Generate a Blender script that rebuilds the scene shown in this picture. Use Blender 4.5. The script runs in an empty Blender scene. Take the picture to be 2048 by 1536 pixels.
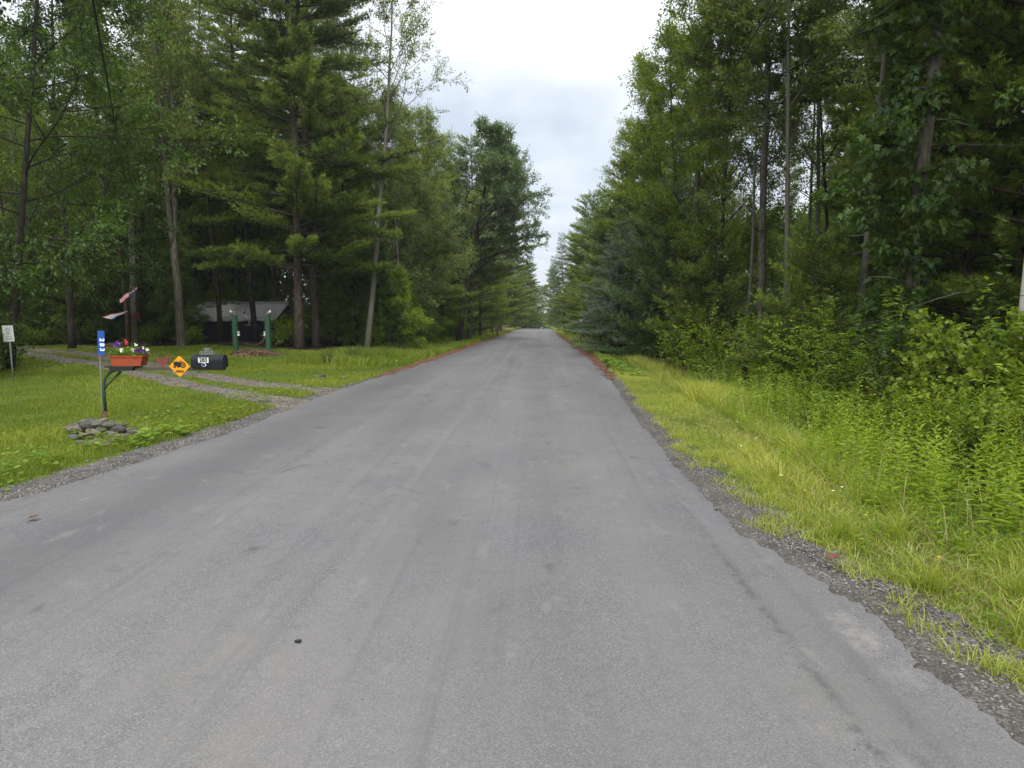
import bpy, math, random
import numpy as np
from mathutils import Vector, Matrix

sc = bpy.context.scene
col = sc.collection
R = math.radians
random.seed(7)
RNG = np.random.default_rng(7)

# ------------------------------------------------------------------ camera
F = 1400.0                       # focal length in pixels of the 2048 px wide photograph
CAM = Vector((0, 0, 1.7))
cam_d = bpy.data.cameras.new('camera')
cam = bpy.data.objects.new('camera', cam_d)
col.objects.link(cam)
cam_d.sensor_width = 36
cam_d.lens = F / 2048 * 36
cam_d.clip_start = 0.05
cam_d.clip_end = 6000
cam.location = CAM
PITCH = math.atan(160 / F)
YAW = math.atan(51 / F)
cam.rotation_euler = (math.pi / 2 - PITCH, 0, YAW)
sc.camera = cam
RM = cam.rotation_euler.to_matrix()


def ray(px, py):
    return RM @ Vector(((px - 1024) / F, (768 - py) / F, -1))


def smooth(a, b, x):
    t = np.clip((np.asarray(x, float) - a) / (b - a), 0, 1)
    return t * t * (3 - 2 * t)


def softplus(x, k):
    x = np.asarray(x, float)
    return np.logaddexp(0, x / k) * k


def prof(y):
    """height of the road along its length"""
    y = np.asarray(y, float)
    z = -0.0237 * softplus(y - 12, 3.0)
    z = z - 0.055 * softplus(y - 136, 4.0) + 0.0787 * softplus(y - 230, 10.0)
    return z


EL = 0.0   # set below: road edges as functions of y
LEFT_Y = np.array([-30, 1.0, 5.2, 6.0, 7.2, 9.0, 11.4, 14, 17.5, 25, 40, 60, 90, 130, 160, 600])
LEFT_X = np.array([-5.2, -5.0, -4.75, -4.55, -4.35, -4.15, -4.1, -4.12, -4.02, -3.92, -3.75, -3.55, -3.4, -3.1, -3.0, -3.0])
RIGHT_Y = np.array([-30, 0.0, 2.4, 3.3, 3.95, 4.5, 5.4, 7.2, 10.2, 14.4, 20, 27, 40, 60, 90, 130, 160, 600])
RIGHT_X = np.array([2.1, 1.95, 1.88, 1.87, 1.82, 1.66, 1.52, 1.48, 1.5, 1.66, 1.9, 2.05, 2.05, 2.05, 2.15, 2.3, 2.4, 2.4])


def eL(y):
    return np.interp(y, LEFT_Y, LEFT_X)


def eR(y):
    return np.interp(y, RIGHT_Y, RIGHT_X)


def H(x, y):
    """ground height beside the road"""
    x = np.asarray(x, float)
    y = np.asarray(y, float)
    p = prof(y)
    sl = eL(y) - x            # metres beyond the left edge
    sr = x - eR(y)            # metres beyond the right edge
    z = p - 0.035 + 0 * x
    # left: lawn stays level while the road falls
    tl = smooth(0.6, 9, sl)
    dl = smooth(45, 20, y)
    z = z + tl * (-p) * (0.45 + 0.55 * dl) - 0.10 * np.exp(-((sl - 1.6) / 0.8) ** 2) * smooth(14, 30, y)
    # right: shallow ditch, then a low bank
    z = z - 0.32 * np.exp(-((sr - 2.9) / 1.1) ** 2) - 0.05 * smooth(0.1, 0.8, sr)
    z = z + smooth(3.5, 12, sr) * (0.35 - 0.5 * p)
    n = 0.05 * np.sin(x * 0.9 + 1.3 * np.sin(y * 0.5)) * np.sin(y * 0.7) + 0.02 * np.sin(3.1 * x + y) * np.sin(2.3 * y - x)
    away = smooth(0.4, 2.5, np.maximum(sl, sr))
    return z + n * away


def G(px, py):
    """ground point seen at a photograph pixel"""
    d = ray(px, py)
    t0 = 1.0
    for t in np.geomspace(1.5, 400, 900):
        p = CAM + d * t
        if p.z < float(H(p.x, p.y)):
            a, b = t0, t
            for _ in range(25):
                m = (a + b) / 2
                q = CAM + d * m
                if q.z < float(H(q.x, q.y)):
                    b = m
                else:
                    a = m
            q = CAM + d * b
            return Vector((q.x, q.y, float(H(q.x, q.y))))
        t0 = t
    p = CAM + d * 150
    return Vector((p.x, p.y, float(H(p.x, p.y))))


def P(px, py, dist):
    """point on the pixel's line of sight at forward distance dist"""
    d = ray(px, py)
    return CAM + d * (dist / d.y)


def on_ground(x, y, dz=0.0):
    return Vector((x, y, float(H(x, y)) + dz))


# ------------------------------------------------------------------ mesh helpers
class MB:
    """collects polygons of any size and builds ONE mesh"""

    def __init__(self):
        self.v, self.f, self.t, self.n = [], {}, {}, 0

    def add(self, V, *faces, tint=None):
        V = np.asarray(V, float).reshape(-1, 3)
        for k, Fa in enumerate(faces):
            Fa = np.asarray(Fa, int)
            if Fa.size == 0:
                continue
            w = Fa.shape[1]
            self.f.setdefault(w, []).append(Fa + self.n)
            if tint is None:
                tt = np.full(len(Fa), 0.5)
            else:
                tt = np.asarray(tint, float)
                if tt.ndim == 0:
                    tt = np.full(len(Fa), float(tt))
                elif len(tt) != len(Fa):
                    tt = np.repeat(tt, len(Fa) // len(tt))
            self.t.setdefault(w, []).append(tt)
        self.v.append(V)
        self.n += len(V)

    def mesh(self, name, mats, smooth_shade=False):
        me = bpy.data.meshes.new(name)
        V = np.concatenate(self.v)
        me.vertices.add(len(V))
        me.vertices.foreach_set('co', V.astype(np.float32).ravel())
        loops, start, total, tint, s = [], [], [], [], 0
        for w in sorted(self.f):
            Fa = np.concatenate(self.f[w])
            loops.append(Fa.ravel())
            start.append(s + np.arange(len(Fa)) * w)
            total.append(np.full(len(Fa), w))
            tint.append(np.concatenate(self.t[w]))
            s += Fa.size
        loops = np.concatenate(loops)
        start = np.concatenate(start)
        tint = np.concatenate(tint)
        me.loops.add(len(loops))
        me.loops.foreach_set('vertex_index', loops.astype(np.int32))
        me.polygons.add(len(start))
        me.polygons.foreach_set('loop_start', start.astype(np.int32))
        me.polygons.foreach_set('loop_total', np.concatenate(total).astype(np.int32))
        me.update(calc_edges=True)
        me.polygons.foreach_set('use_smooth', np.full(len(start), smooth_shade))
        at = me.attributes.new('tint', 'FLOAT', 'FACE')
        at.data.foreach_set('value', tint.astype(np.float32))
        for m in (mats if isinstance(mats, (list, tuple)) else [mats]):
            me.materials.append(m)
        me.update()
        return me

    # shapes
    def box(self, c, s, rot=None, tint=None):
        V = np.array([[x, y, z] for z in (-.5, .5) for y in (-.5, .5) for x in (-.5, .5)]) * np.array(s)
        if rot is not None:
            V = V @ np.array(rot.to_3x3() if hasattr(rot, 'to_3x3') else rot).T
        V = V + np.array(c)
        self.add(V, [[0, 2, 3, 1], [4, 5, 7, 6], [0, 1, 5, 4], [2, 6, 7, 3], [0, 4, 6, 2], [1, 3, 7, 5]], tint=tint)

    def tube(self, pts, rad, sides=6, cap=True, tint=None):
        pts = np.asarray(pts, float)
        n = len(pts)
        rad = np.broadcast_to(np.asarray(rad, float), (n,))
        T = np.gradient(pts, axis=0)
        T /= np.linalg.norm(T, axis=1, keepdims=True) + 1e-9
        ref = np.array([0, 0, 1.0]) if abs(T[0][2]) < 0.85 else np.array([1.0, 0, 0])
        U = np.cross(T, ref)
        U /= np.linalg.norm(U, axis=1, keepdims=True) + 1e-9
        W = np.cross(T, U)
        a = np.arange(sides) / sides * 2 * np.pi
        V = pts[:, None] + rad[:, None, None] * (np.cos(a)[None, :, None] * U[:, None] + np.sin(a)[None, :, None] * W[:, None])
        i = np.arange(n - 1)[:, None] * sides
        j = np.arange(sides)[None]
        k = (j + 1) % sides
        Q = np.stack([i + j, i + k, i + sides + k, i + sides + j], -1).reshape(-1, 4)
        faces = [Q]
        if cap:
            faces.append(np.array([np.arange(sides)[::-1], (n - 1) * sides + np.arange(sides)]))
        self.add(V.reshape(-1, 3), *faces, tint=tint)

    def prism(self, outline, depth, M, tint=None):
        """flat outline (x,z) given a thickness along local y, placed with matrix M"""
        o = np.asarray(outline, float)
        n = len(o)
        V = np.concatenate([np.c_[o[:, 0], np.full(n, -depth / 2), o[:, 1]], np.c_[o[:, 0], np.full(n, depth / 2), o[:, 1]]])
        V = V @ np.array(M.to_3x3()).T + np.array(M.translation)
        i = np.arange(n)
        k = (i + 1) % n
        self.add(V, np.array([i]), np.array([(n + i)[::-1]]), np.stack([i, i + n, k + n, k], -1), tint=tint)

    def disc(self, r, depth, M, n=24, cx=0, cz=0):
        a = np.arange(n) / n * 2 * np.pi
        self.prism(np.c_[cx + r * np.cos(a), cz + r * np.sin(a)], depth, M)

    def ring(self, r0, r1, depth, M, n=28, cx=0, cz=0):
        a = np.arange(n) / n * 2 * np.pi
        c, s = np.cos(a), np.sin(a)
        L = []
        for r, y in ((r0, -1), (r1, -1), (r1, 1), (r0, 1)):
            L.append(np.c_[cx + r * c, np.full(n, y * depth / 2), cz + r * s])
        V = np.concatenate(L) @ np.array(M.to_3x3()).T + np.array(M.translation)
        i = np.arange(n)
        k = (i + 1) % n
        Q = [np.stack([a0 * n + i, a0 * n + k, b0 * n + k, b0 * n + i], -1) for a0, b0 in ((0, 1), (1, 2), (2, 3), (3, 0))]
        self.add(V, np.concatenate(Q))


def link(name, me, parent=None, loc=None):
    o = bpy.data.objects.new(name, me)
    col.objects.link(o)
    if parent is not None:
        o.parent = parent
    if loc is not None:
        o.location = loc
    return o


def tag(o, label=None, cat=None, group=None, kind=None):
    if label:
        o['label'] = label
    if cat:
        o['category'] = cat
    if group:
        o['group'] = group
    if kind:
        o['kind'] = kind
    return o


def thing(name, label, cat, loc, rotz=0, group=None, scale=1.0):
    o = bpy.data.objects.new(name, None)
    col.objects.link(o)
    o.empty_display_size = 0.3
    o.location = loc
    o.rotation_euler = (0, 0, rotz)
    o.scale = (scale,) * 3 if not hasattr(scale, '__len__') else scale
    return tag(o, label, cat, group)


def text_into(mb_list, body, size, depth, M, align='CENTER', gap=1.0):
    cu = bpy.data.curves.new('lettering', 'FONT')
    cu.body = body
    cu.size = size
    cu.extrude = depth / 2
    cu.offset = 0.035 * size
    cu.space_character = gap
    cu.align_x = align
    cu.align_y = 'CENTER'
    cu.resolution_u = 3
    ob = bpy.data.objects.new('lettering', cu)
    col.objects.link(ob)
    dg = bpy.context.evaluated_depsgraph_get()
    me = ob.evaluated_get(dg).to_mesh()
    V = np.array([v.co[:] for v in me.vertices])
    V = V[:, [0, 2, 1]] * np.array([1, -1, 1])      # text stands in the local xz plane, facing -y
    V = V @ np.array(M.to_3x3()).T + np.array(M.translation)
    by = {}
    for p in me.polygons:
        by.setdefault(len(p.vertices), []).append(list(p.vertices))
    mb_list.add(V, *[np.array(f) for f in by.values()])
    ob.evaluated_get(dg).to_mesh_clear()
    bpy.data.objects.remove(ob)
    bpy.data.curves.remove(cu)


# ------------------------------------------------------------------ materials
def new_mat(name):
    m = bpy.data.materials.new(name)
    m.use_nodes = True
    nt = m.node_tree
    nt.nodes.clear()
    out = nt.nodes.new('ShaderNodeOutputMaterial')
    return m, nt, out


class N:
    """small node-graph helper"""

    def __init__(self, nt):
        self.nt = nt

    def node(self, t, **kw):
        n = self.nt.nodes.new(t)
        for k, v in kw.items():
            setattr(n, k, v)
        return n

    def link(self, a, b):
        self.nt.links.new(a, b)

    def put(self, sock, v):
        if hasattr(v, 'is_output') or isinstance(v, bpy.types.NodeSocket):
            self.link(v, sock)
        else:
            sock.default_value = v

    def coords(self, scale=(1, 1, 1), kind='Object'):
        tc = self.node('ShaderNodeTexCoord')
        mp = self.node('ShaderNodeMapping')
        mp.inputs['Scale'].default_value = scale
        self.link(tc.outputs[kind], mp.inputs['Vector'])
        return mp.outputs[0]

    def noise(self, vec, scale, detail=4, rough=0.55, dist=0.0):
        n = self.node('ShaderNodeTexNoise')
        self.link(vec, n.inputs['Vector'])
        n.inputs['Scale'].default_value = scale
        n.inputs['Detail'].default_value = detail
        n.inputs['Roughness'].default_value = rough
        n.inputs['Distortion'].default_value = dist
        return n.outputs[0]

    def voronoi(self, vec, scale, feature='F1', out='Distance', rand=1.0):
        n = self.node('ShaderNodeTexVoronoi', feature=feature)
        self.link(vec, n.inputs['Vector'])
        n.inputs['Scale'].default_value = scale
        n.inputs['Randomness'].default_value = rand
        return n.outputs[out]

    def ramp(self, fac, stops, interp='LINEAR'):
        n = self.node('ShaderNodeValToRGB')
        n.color_ramp.interpolation = interp
        el = n.color_ramp.elements
        while len(el) < len(stops):
            el.new(0.5)
        for e, (p, c) in zip(el, stops):
            e.position = p
            e.color = (c, c, c, 1) if not hasattr(c, '__len__') else (*c[:3], 1)
        self.link(fac, n.inputs[0])
        return n.outputs[0]

    def mix(self, fac, a, b, mode='MIX'):
        n = self.node('ShaderNodeMix', data_type='RGBA', blend_type=mode)
        n.clamp_factor = True
        self.put(n.inputs[0], fac)
        for i, v in ((6, a), (7, b)):
            if isinstance(v, (tuple, list)):
                v = (*v[:3], 1)
            self.put(n.inputs[i], v)
        return n.outputs[2]

    def math(self, op, a, b=0.0, c=0.0, clamp=False):
        n = self.node('ShaderNodeMath', operation=op, use_clamp=clamp)
        self.put(n.inputs[0], a)
        self.put(n.inputs[1], b)
        if op in ('MULTIPLY_ADD', 'SMOOTH_MIN', 'COMPARE'):
            self.put(n.inputs[2], c)
        return n.outputs[0]

    def bump(self, h, strength, dist):
        n = self.node('ShaderNodeBump')
        n.inputs['Strength'].default_value = strength
        n.inputs['Distance'].default_value = dist
        self.link(h, n.inputs['Height'])
        return n.outputs[0]

    def bsdf(self, color, rough=0.7, normal=None, spec=0.4, metallic=0.0):
        n = self.node('ShaderNodeBsdfPrincipled')
        self.put(n.inputs['Base Color'], (*color[:3], 1) if isinstance(color, (tuple, list)) else color)
        self.put(n.inputs['Roughness'], rough)
        n.inputs['Specular IOR Level'].default_value = spec
        n.inputs['Metallic'].default_value = metallic
        if normal is not None:
            self.link(normal, n.inputs['Normal'])
        return n.outputs[0]


def plain(name, c, rough=0.6, var=0.25, scale=9, spec=0.4, metallic=0.0, dirt=None, bump=0.0):
    """painted or raw surface with wear that has a shape of its own"""
    m, nt, out = new_mat(name)
    g = N(nt)
    v = g.coords()
    n1 = g.noise(v, scale, 6, 0.65)
    n2 = g.noise(v, scale * 6, 4, 0.6)
    lo = tuple(x * (1 - var) for x in c)
    hi = tuple(min(1, x * (1 + var)) for x in c)
    colr = g.mix(g.math('MULTIPLY_ADD', n2, 0.4, g.math('MULTIPLY', n1, 0.6)), lo, hi)
    if dirt:
        colr = g.mix(g.ramp(n1, [(0.52, 0.0), (0.66, 0.85)]), colr, dirt)
    rg = g.math('MULTIPLY_ADD', n2, 0.25, rough - 0.12)
    nor = g.bump(n2, bump, 0.01) if bump else None
    g.link(g.bsdf(colr, rg, nor, spec, metallic), out.inputs[0])
    return m


def foliage(name, dark, light, trans=0.35, gloss=0.06, rough=0.45, back=None, hue=0.35):
    """leaves: matt face, light through the blade, a little sheen"""
    m, nt, out = new_mat(name)
    g = N(nt)
    at = g.node('ShaderNodeAttribute', attribute_name='tint')
    oi = g.node('ShaderNodeObjectInfo')
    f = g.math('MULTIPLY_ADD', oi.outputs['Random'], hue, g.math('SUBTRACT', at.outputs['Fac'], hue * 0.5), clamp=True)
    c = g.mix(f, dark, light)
    dif = g.node('ShaderNodeBsdfDiffuse')
    g.link(c, dif.inputs[0])
    tr = g.node('ShaderNodeBsdfTranslucent')
    warm = g.mix(0.6, c, tuple(x * k for x, k in zip(light, (1.35, 1.35, 0.55))))
    g.link(warm, tr.inputs[0])
    mx = g.node('ShaderNodeMixShader')
    mx.inputs[0].default_value = trans
    g.link(dif.outputs[0], mx.inputs[1])
    g.link(tr.outputs[0], mx.inputs[2])
    gl = g.node('ShaderNodeBsdfGlossy')
    gl.inputs['Roughness'].default_value = rough
    gl.inputs[0].default_value = (0.85, 0.9, 1, 1)
    m2 = g.node('ShaderNodeMixShader')
    m2.inputs[0].default_value = gloss
    g.link(mx.outputs[0], m2.inputs[1])
    g.link(gl.outputs[0], m2.inputs[2])
    g.link(m2.outputs[0], out.inputs[0])
    return m


def bark(name, c0, c1, c2, vs=(7, 7, 1.2), bump=0.6, lichen=None):
    m, nt, out = new_mat(name)
    g = N(nt)
    v = g.coords(vs)
    n1 = g.noise(v, 3, 8, 0.65, 0.4)
    w = g.coords((1, 1, 1))
    n2 = g.noise(w, 1.7, 4, 0.6)
    c = g.ramp(n1, [(0.3, c0), (0.52, c1), (0.72, c2)])
    if lichen:
        c = g.mix(g.ramp(n2, [(0.55, 0.0), (0.68, 0.7)]), c, lichen)
    g.link(g.bsdf(c, 0.9, g.bump(n1, bump, 0.04), 0.2), out.inputs[0])
    return m


def birch_bark(name, base):
    m, nt, out = new_mat(name)
    g = N(nt)
    n1 = g.noise(g.coords((2.2, 2.2, 26)), 1.0, 5, 0.7, 0.6)
    n2 = g.noise(g.coords((3, 3, 2)), 1.5, 5, 0.6)
    c = g.mix(n2, tuple(x * 0.7 for x in base), base)
    c = g.mix(g.ramp(n1, [(0.60, 0.0), (0.66, 0.9)]), c, (0.03, 0.027, 0.022))
    c = g.mix(g.ramp(n2, [(0.60, 0.0), (0.70, 0.75)]), c, (0.07, 0.065, 0.05))
    g.link(g.bsdf(c, 0.8, g.bump(n1, 0.3, 0.02), 0.25), out.inputs[0])
    return m


M = {}
M['pine_bark'] = bark('pine bark', (0.018, 0.014, 0.011), (0.06, 0.047, 0.037), (0.13, 0.105, 0.085))
M['maple_bark'] = bark('maple bark', (0.025, 0.022, 0.017), (0.09, 0.08, 0.062), (0.19, 0.175, 0.14), lichen=(0.16, 0.18, 0.13))
M['dark_bark'] = bark('dark bark', (0.008, 0.007, 0.006), (0.028, 0.024, 0.019), (0.06, 0.052, 0.042))
M['rust_bark'] = bark('reddish bark', (0.025, 0.014, 0.009), (0.085, 0.05, 0.032), (0.16, 0.12, 0.085), lichen=(0.17, 0.15, 0.11))
M['aspen_bark'] = birch_bark('aspen bark', (0.155, 0.15, 0.122))
M['birch_bark'] = birch_bark('birch bark', (0.62, 0.60, 0.54))
M['dead_wood'] = bark('dead wood', (0.06, 0.055, 0.05), (0.16, 0.15, 0.135), (0.28, 0.26, 0.24), bump=0.2)

M['pine'] = foliage('pine needles', (0.028, 0.066, 0.010), (0.245, 0.325, 0.052), 0.20, 0.015, 0.55)
M['pine_blue'] = foliage('blue green needles', (0.032, 0.078, 0.026), (0.215, 0.315, 0.105), 0.20, 0.02, 0.55)
M['spruce'] = foliage('spruce needles', (0.036, 0.064, 0.042), (0.205, 0.275, 0.190), 0.10, 0.03, 0.55)
M['maple'] = foliage('maple leaves', (0.038, 0.086, 0.007), (0.225, 0.315, 0.031), 0.46, 0.02)
M['dark_leaf'] = foliage('dark leaves', (0.024, 0.062, 0.008), (0.105, 0.180, 0.022), 0.40, 0.025)
M['light_leaf'] = foliage('grey green leaves', (0.064, 0.110, 0.020), (0.250, 0.320, 0.072), 0.46, 0.03)
M['oak'] = foliage('oak leaves', (0.038, 0.088, 0.024), (0.180, 0.265, 0.080), 0.40, 0.05, 0.45)
M['shrub'] = foliage('shrub leaves', (0.066, 0.155, 0.010), (0.300, 0.415, 0.038), 0.46, 0.02)
M['shrub_yellow'] = foliage('yellow green leaves', (0.070, 0.150, 0.010), (0.275, 0.350, 0.034), 0.46, 0.02)
M['herb'] = foliage('herb leaves', (0.072, 0.165, 0.011), (0.370, 0.475, 0.048), 0.46, 0.015, hue=0)
M['weed'] = foliage('weed leaves', (0.060, 0.145, 0.010), (0.230, 0.340, 0.040), 0.42, 0.025, hue=0)
M['grass'] = foliage('grass blades', (0.088, 0.180, 0.011), (0.450, 0.480, 0.078), 0.38, 0.03, hue=0)
M['lawn'] = foliage('lawn blades', (0.060, 0.128, 0.009), (0.265, 0.305, 0.036), 0.35, 0.02, hue=0)
M['straw'] = foliage('dry grass', (0.32, 0.26, 0.12), (0.48, 0.42, 0.22), 0.3, 0.02, hue=0)
M['yellow_flower'] = plain('yellow petals', (0.75, 0.48, 0.02), 0.6, 0.15)
M['white_flower'] = plain('white petals', (0.75, 0.75, 0.70), 0.6, 0.1)


def asphalt():
    m, nt, out = new_mat('worn asphalt')
    g = N(nt)
    v = g.coords()
    fine = g.noise(v, 150, 3, 0.7)
    grit = g.voronoi(v, 175, out='Color')
    gs = g.node('ShaderNodeSeparateColor')
    g.link(grit, gs.inputs[0])
    stone = gs.outputs[0]
    mid = g.noise(v, 9, 6, 0.65)
    blot = g.noise(v, 1.1, 5, 0.55, 0.3)
    big = g.noise(g.coords((1.0, 0.25, 1)), 0.55, 4, 0.5, 0.4)
    streak = g.noise(g.coords((2.6, 0.045, 1)), 1.0, 5, 0.6)
    c = g.ramp(stone, [(0.0, (0.060, 0.060, 0.066)), (0.45, (0.112, 0.112, 0.121)), (0.8, (0.152, 0.151, 0.157)), (1.0, (0.29, 0.280, 0.268))])
    c = g.mix(g.ramp(fine, [(0.3, 0.0), (0.7, 0.5)]), c, (0.134, 0.134, 0.143))
    c = g.mix(g.ramp(streak, [(0.38, 0.0), (0.66, 0.60)]), c, (0.172, 0.164, 0.170))
    c = g.mix(g.ramp(blot, [(0.40, 0.0), (0.66, 0.55)]), c, (0.182, 0.175, 0.163))
    c = g.mix(g.ramp(big, [(0.30, 0.5), (0.52, 0.0)]), c, (0.075, 0.075, 0.081))
    c = g.mix(g.ramp(mid, [(0.28, 0.4), (0.48, 0.0)]), c, (0.085, 0.083, 0.086))
    # bleached, sandy surface near the junction and a pale worn patch by the crumbling right edge
    sx = g.node('ShaderNodeSeparateXYZ')
    tc = g.node('ShaderNodeTexCoord')
    g.link(tc.outputs['Object'], sx.inputs[0])
    wob = g.math('MULTIPLY_ADD', blot, 5.0, g.math('MULTIPLY', mid, 1.2))
    near = g.math('SUBTRACT', 7.6, g.math('ADD', sx.outputs[1], wob))
    nearf = g.math('MULTIPLY', near, 0.22, clamp=True)
    c = g.mix(g.math('MULTIPLY', nearf, 0.42), c, g.mix(stone, (0.135, 0.128, 0.122), (0.30, 0.28, 0.255)))
    dx = g.math('DIVIDE', g.math('SUBTRACT', sx.outputs[0], 1.66), 0.26)
    dy = g.math('DIVIDE', g.math('SUBTRACT', sx.outputs[1], 3.55), 0.62)
    rr = g.math('ADD', g.math('MULTIPLY', dx, dx), g.math('MULTIPLY', dy, dy))
    rr = g.math('ADD', rr, g.math('MULTIPLY', mid, 1.6))
    patch = g.ramp(rr, [(0.50, 0.65), (1.30, 0.0)])
    c = g.mix(patch, c, (0.33, 0.30, 0.27))
    # the longitudinal joint of the overlay, near the centre of the road
    jx = g.math('ABSOLUTE', g.math('ADD', g.math('ADD', sx.outputs[0], 1.16), g.math('MULTIPLY_ADD', mid, 0.10, -0.05)))
    jf = g.ramp(g.math('MULTIPLY', jx, 1.0), [(0.02, 0.22), (0.15, 0.0)])
    c = g.mix(jf, c, (0.21, 0.20, 0.192))
    # a rougher seam running towards the right-hand corner
    kx = g.math('SUBTRACT', sx.outputs[0], g.math('MULTIPLY_ADD', sx.outputs[1], -0.02, 1.36))
    kx = g.math('ABSOLUTE', g.math('ADD', kx, g.math('MULTIPLY_ADD', mid, 0.12, -0.06)))
    kf = g.math('MULTIPLY', g.ramp(kx, [(0.0, 0.62), (0.06, 0.0)]), g.ramp(sx.outputs[1], [(0.0, 0.0), (1.0, 1.0)]))
    kf = g.math('MULTIPLY', kf, g.math('MULTIPLY', g.math('SUBTRACT', 7.0, sx.outputs[1]), 0.4, clamp=True))
    c = g.mix(g.math('MULTIPLY', kf, g.ramp(mid, [(0.42, 0.0), (0.62, 1.0)])), c, (0.055, 0.053, 0.055))
    # polished wheel paths and the darker strip along the left edge
    for cx, wd, cl, am in ((-3.35, 0.9, (0.072, 0.072, 0.078), 0.55), (-2.3, 0.35, (0.185, 0.182, 0.184), 0.20), (-0.55, 0.35, (0.185, 0.182, 0.184), 0.22), (0.75, 0.35, (0.185, 0.182, 0.184), 0.20), (0.1, 0.28, (0.085, 0.085, 0.09), 0.25)):
        wx = g.math('ABSOLUTE', g.math('DIVIDE', g.math('ADD', g.math('SUBTRACT', sx.outputs[0], cx), g.math('MULTIPLY_ADD', big, 0.6, -0.3)), wd))
        wf = g.math('MULTIPLY', g.ramp(wx, [(0.0, am), (1.0, 0.0)], 'EASE'), g.math('MULTIPLY_ADD', streak, 1.2, 0.2, clamp=True))
        c = g.mix(wf, c, cl)
    streak2 = g.noise(g.coords((5.5, 0.07, 1)), 1.0, 4, 0.6)
    c = g.mix(g.ramp(streak2, [(0.56, 0.0), (0.72, 0.45)]), c, (0.088, 0.088, 0.093))
    st = g.noise(g.coords((1, .8, 1)), 2.3, 3, 0.5, 0.6)
    c = g.mix(g.ramp(st, [(0.66, 0.0), (0.74, 0.55)]), c, (0.052, 0.052, 0.057))
    st2 = g.noise(g.coords((1, .5, 1)), 4.2, 4, 0.6, 0.4)
    c = g.mix(g.ramp(st2, [(0.60, 0.0), (0.72, 0.45)]), c, (0.225, 0.218, 0.208))
    # hair cracks
    wv = g.node('ShaderNodeVectorMath', operation='ADD')
    g.link(g.coords((0.5, 0.9, 1)), wv.inputs[0])
    nw = g.node('ShaderNodeTexNoise')
    nw.inputs['Scale'].default_value = 3.0
    nw.inputs['Detail'].default_value = 6
    g.link(v, nw.inputs['Vector'])
    sw = g.node('ShaderNodeVectorMath', operation='SCALE')
    sw.inputs[3].default_value = 0.45
    g.link(nw.outputs[1], sw.inputs[0])
    g.link(sw.outputs[0], wv.inputs[1])
    crk = g.voronoi(wv.outputs[0], 0.8, feature='DISTANCE_TO_EDGE')
    crk2 = g.math('MULTIPLY', g.ramp(crk, [(0.0, 0.35), (0.005, 0.0)]), g.ramp(blot, [(0.56, 0.0), (0.66, 1.0)]))
    c = g.mix(crk2, c, (0.06, 0.058, 0.058))
    h = g.math('MULTIPLY_ADD', fine, 0.5, stone)
    c = g.mix(1.0, c, (1.03, 1.045, 1.06), 'MULTIPLY')
    g.link(g.bsdf(c, 0.78, g.bump(h, 0.55, 0.006), 0.35), out.inputs[0])
    return m


def gravel(name, a, b, dark, scale=60):
    m, nt, out = new_mat(name)
    g = N(nt)
    v = g.coords()
    cell = g.voronoi(v, scale, out='Color')
    d = g.voronoi(v, scale)
    s = g.node('ShaderNodeSeparateColor')
    g.link(cell, s.inputs[0])
    n = g.noise(v, 3.0, 6, 0.6)
    c = g.mix(s.outputs[0], a, b)
    c = g.mix(g.ramp(d, [(0.35, 0.0), (0.75, 0.8)]), c, dark)
    c = g.mix(g.ramp(n, [(0.42, 0.0), (0.66, 0.75)]), c, dark)
    h = g.math('SUBTRACT', 1.0, d)
    g.link(g.bsdf(c, 0.9, g.bump(h, 0.8, 0.012), 0.3), out.inputs[0])
    return m


def soil():
    """ground sheet: turf soil by the road, leaf litter under the trees"""
    m, nt, out = new_mat('turf and forest floor')
    g = N(nt)
    v = g.coords()
    n1 = g.noise(v, 1.3, 6, 0.6)
    n2 = g.noise(v, 22, 5, 0.7)
    n3 = g.noise(v, 0.35, 3, 0.5)
    grass = g.mix(n2, (0.040, 0.075, 0.010), (0.125, 0.175, 0.022))
    grass = g.mix(g.ramp(n1, [(0.45, 0.0), (0.7, 0.6)]), grass, (0.145, 0.165, 0.028))
    litter = g.mix(n2, (0.016, 0.012, 0.007), (0.065, 0.045, 0.022))
    at = g.node('ShaderNodeAttribute', attribute_name='wood')
    f = g.math('ADD', at.outputs['Fac'], g.math('MULTIPLY_ADD', n1, 0.5, -0.25), clamp=True)
    c = g.mix(g.ramp(f, [(0.4, 0.0), (0.6, 1.0)]), grass, litter)
    g.link(g.bsdf(c, 0.95, g.bump(n2, 0.7, 0.03), 0.1), out.inputs[0])
    return m


M['asphalt'] = asphalt()
M['gravel'] = gravel('grey roadside gravel', (0.095, 0.090, 0.086), (0.26, 0.245, 0.225), (0.040, 0.036, 0.032))
M['dirt'] = gravel('dark gritty dirt', (0.075, 0.070, 0.066), (0.21, 0.195, 0.18), (0.050, 0.045, 0.041), 70)
M['track'] = gravel('driveway gravel', (0.15, 0.125, 0.10), (0.28, 0.25, 0.21), (0.085, 0.07, 0.05), 45)
M['needles'] = gravel('rusty pine needle litter', (0.20, 0.070, 0.034), (0.30, 0.135, 0.075), (0.09, 0.045, 0.03), 40)
M['soil'] = soil()

# ------------------------------------------------------------------ setting: ground, road, shoulders
PB = G(213, 848)                                   # foot of the mailbox post
TR1 = [G(*q) for q in ((640, 812), (560, 806), (439, 781), (316, 756), (176, 725), (105, 716), (70, 710), (20, 704), (-200, 690))]
TR2 = [G(*q) for q in ((720, 786), (650, 783), (527, 769), (404, 751), (320, 737), (230, 719), (150, 706), (60, 698), (-150, 684))]
TR1 = np.array([p[:2] for p in TR1])
TR2 = np.array([p[:2] for p in TR2])


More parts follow.
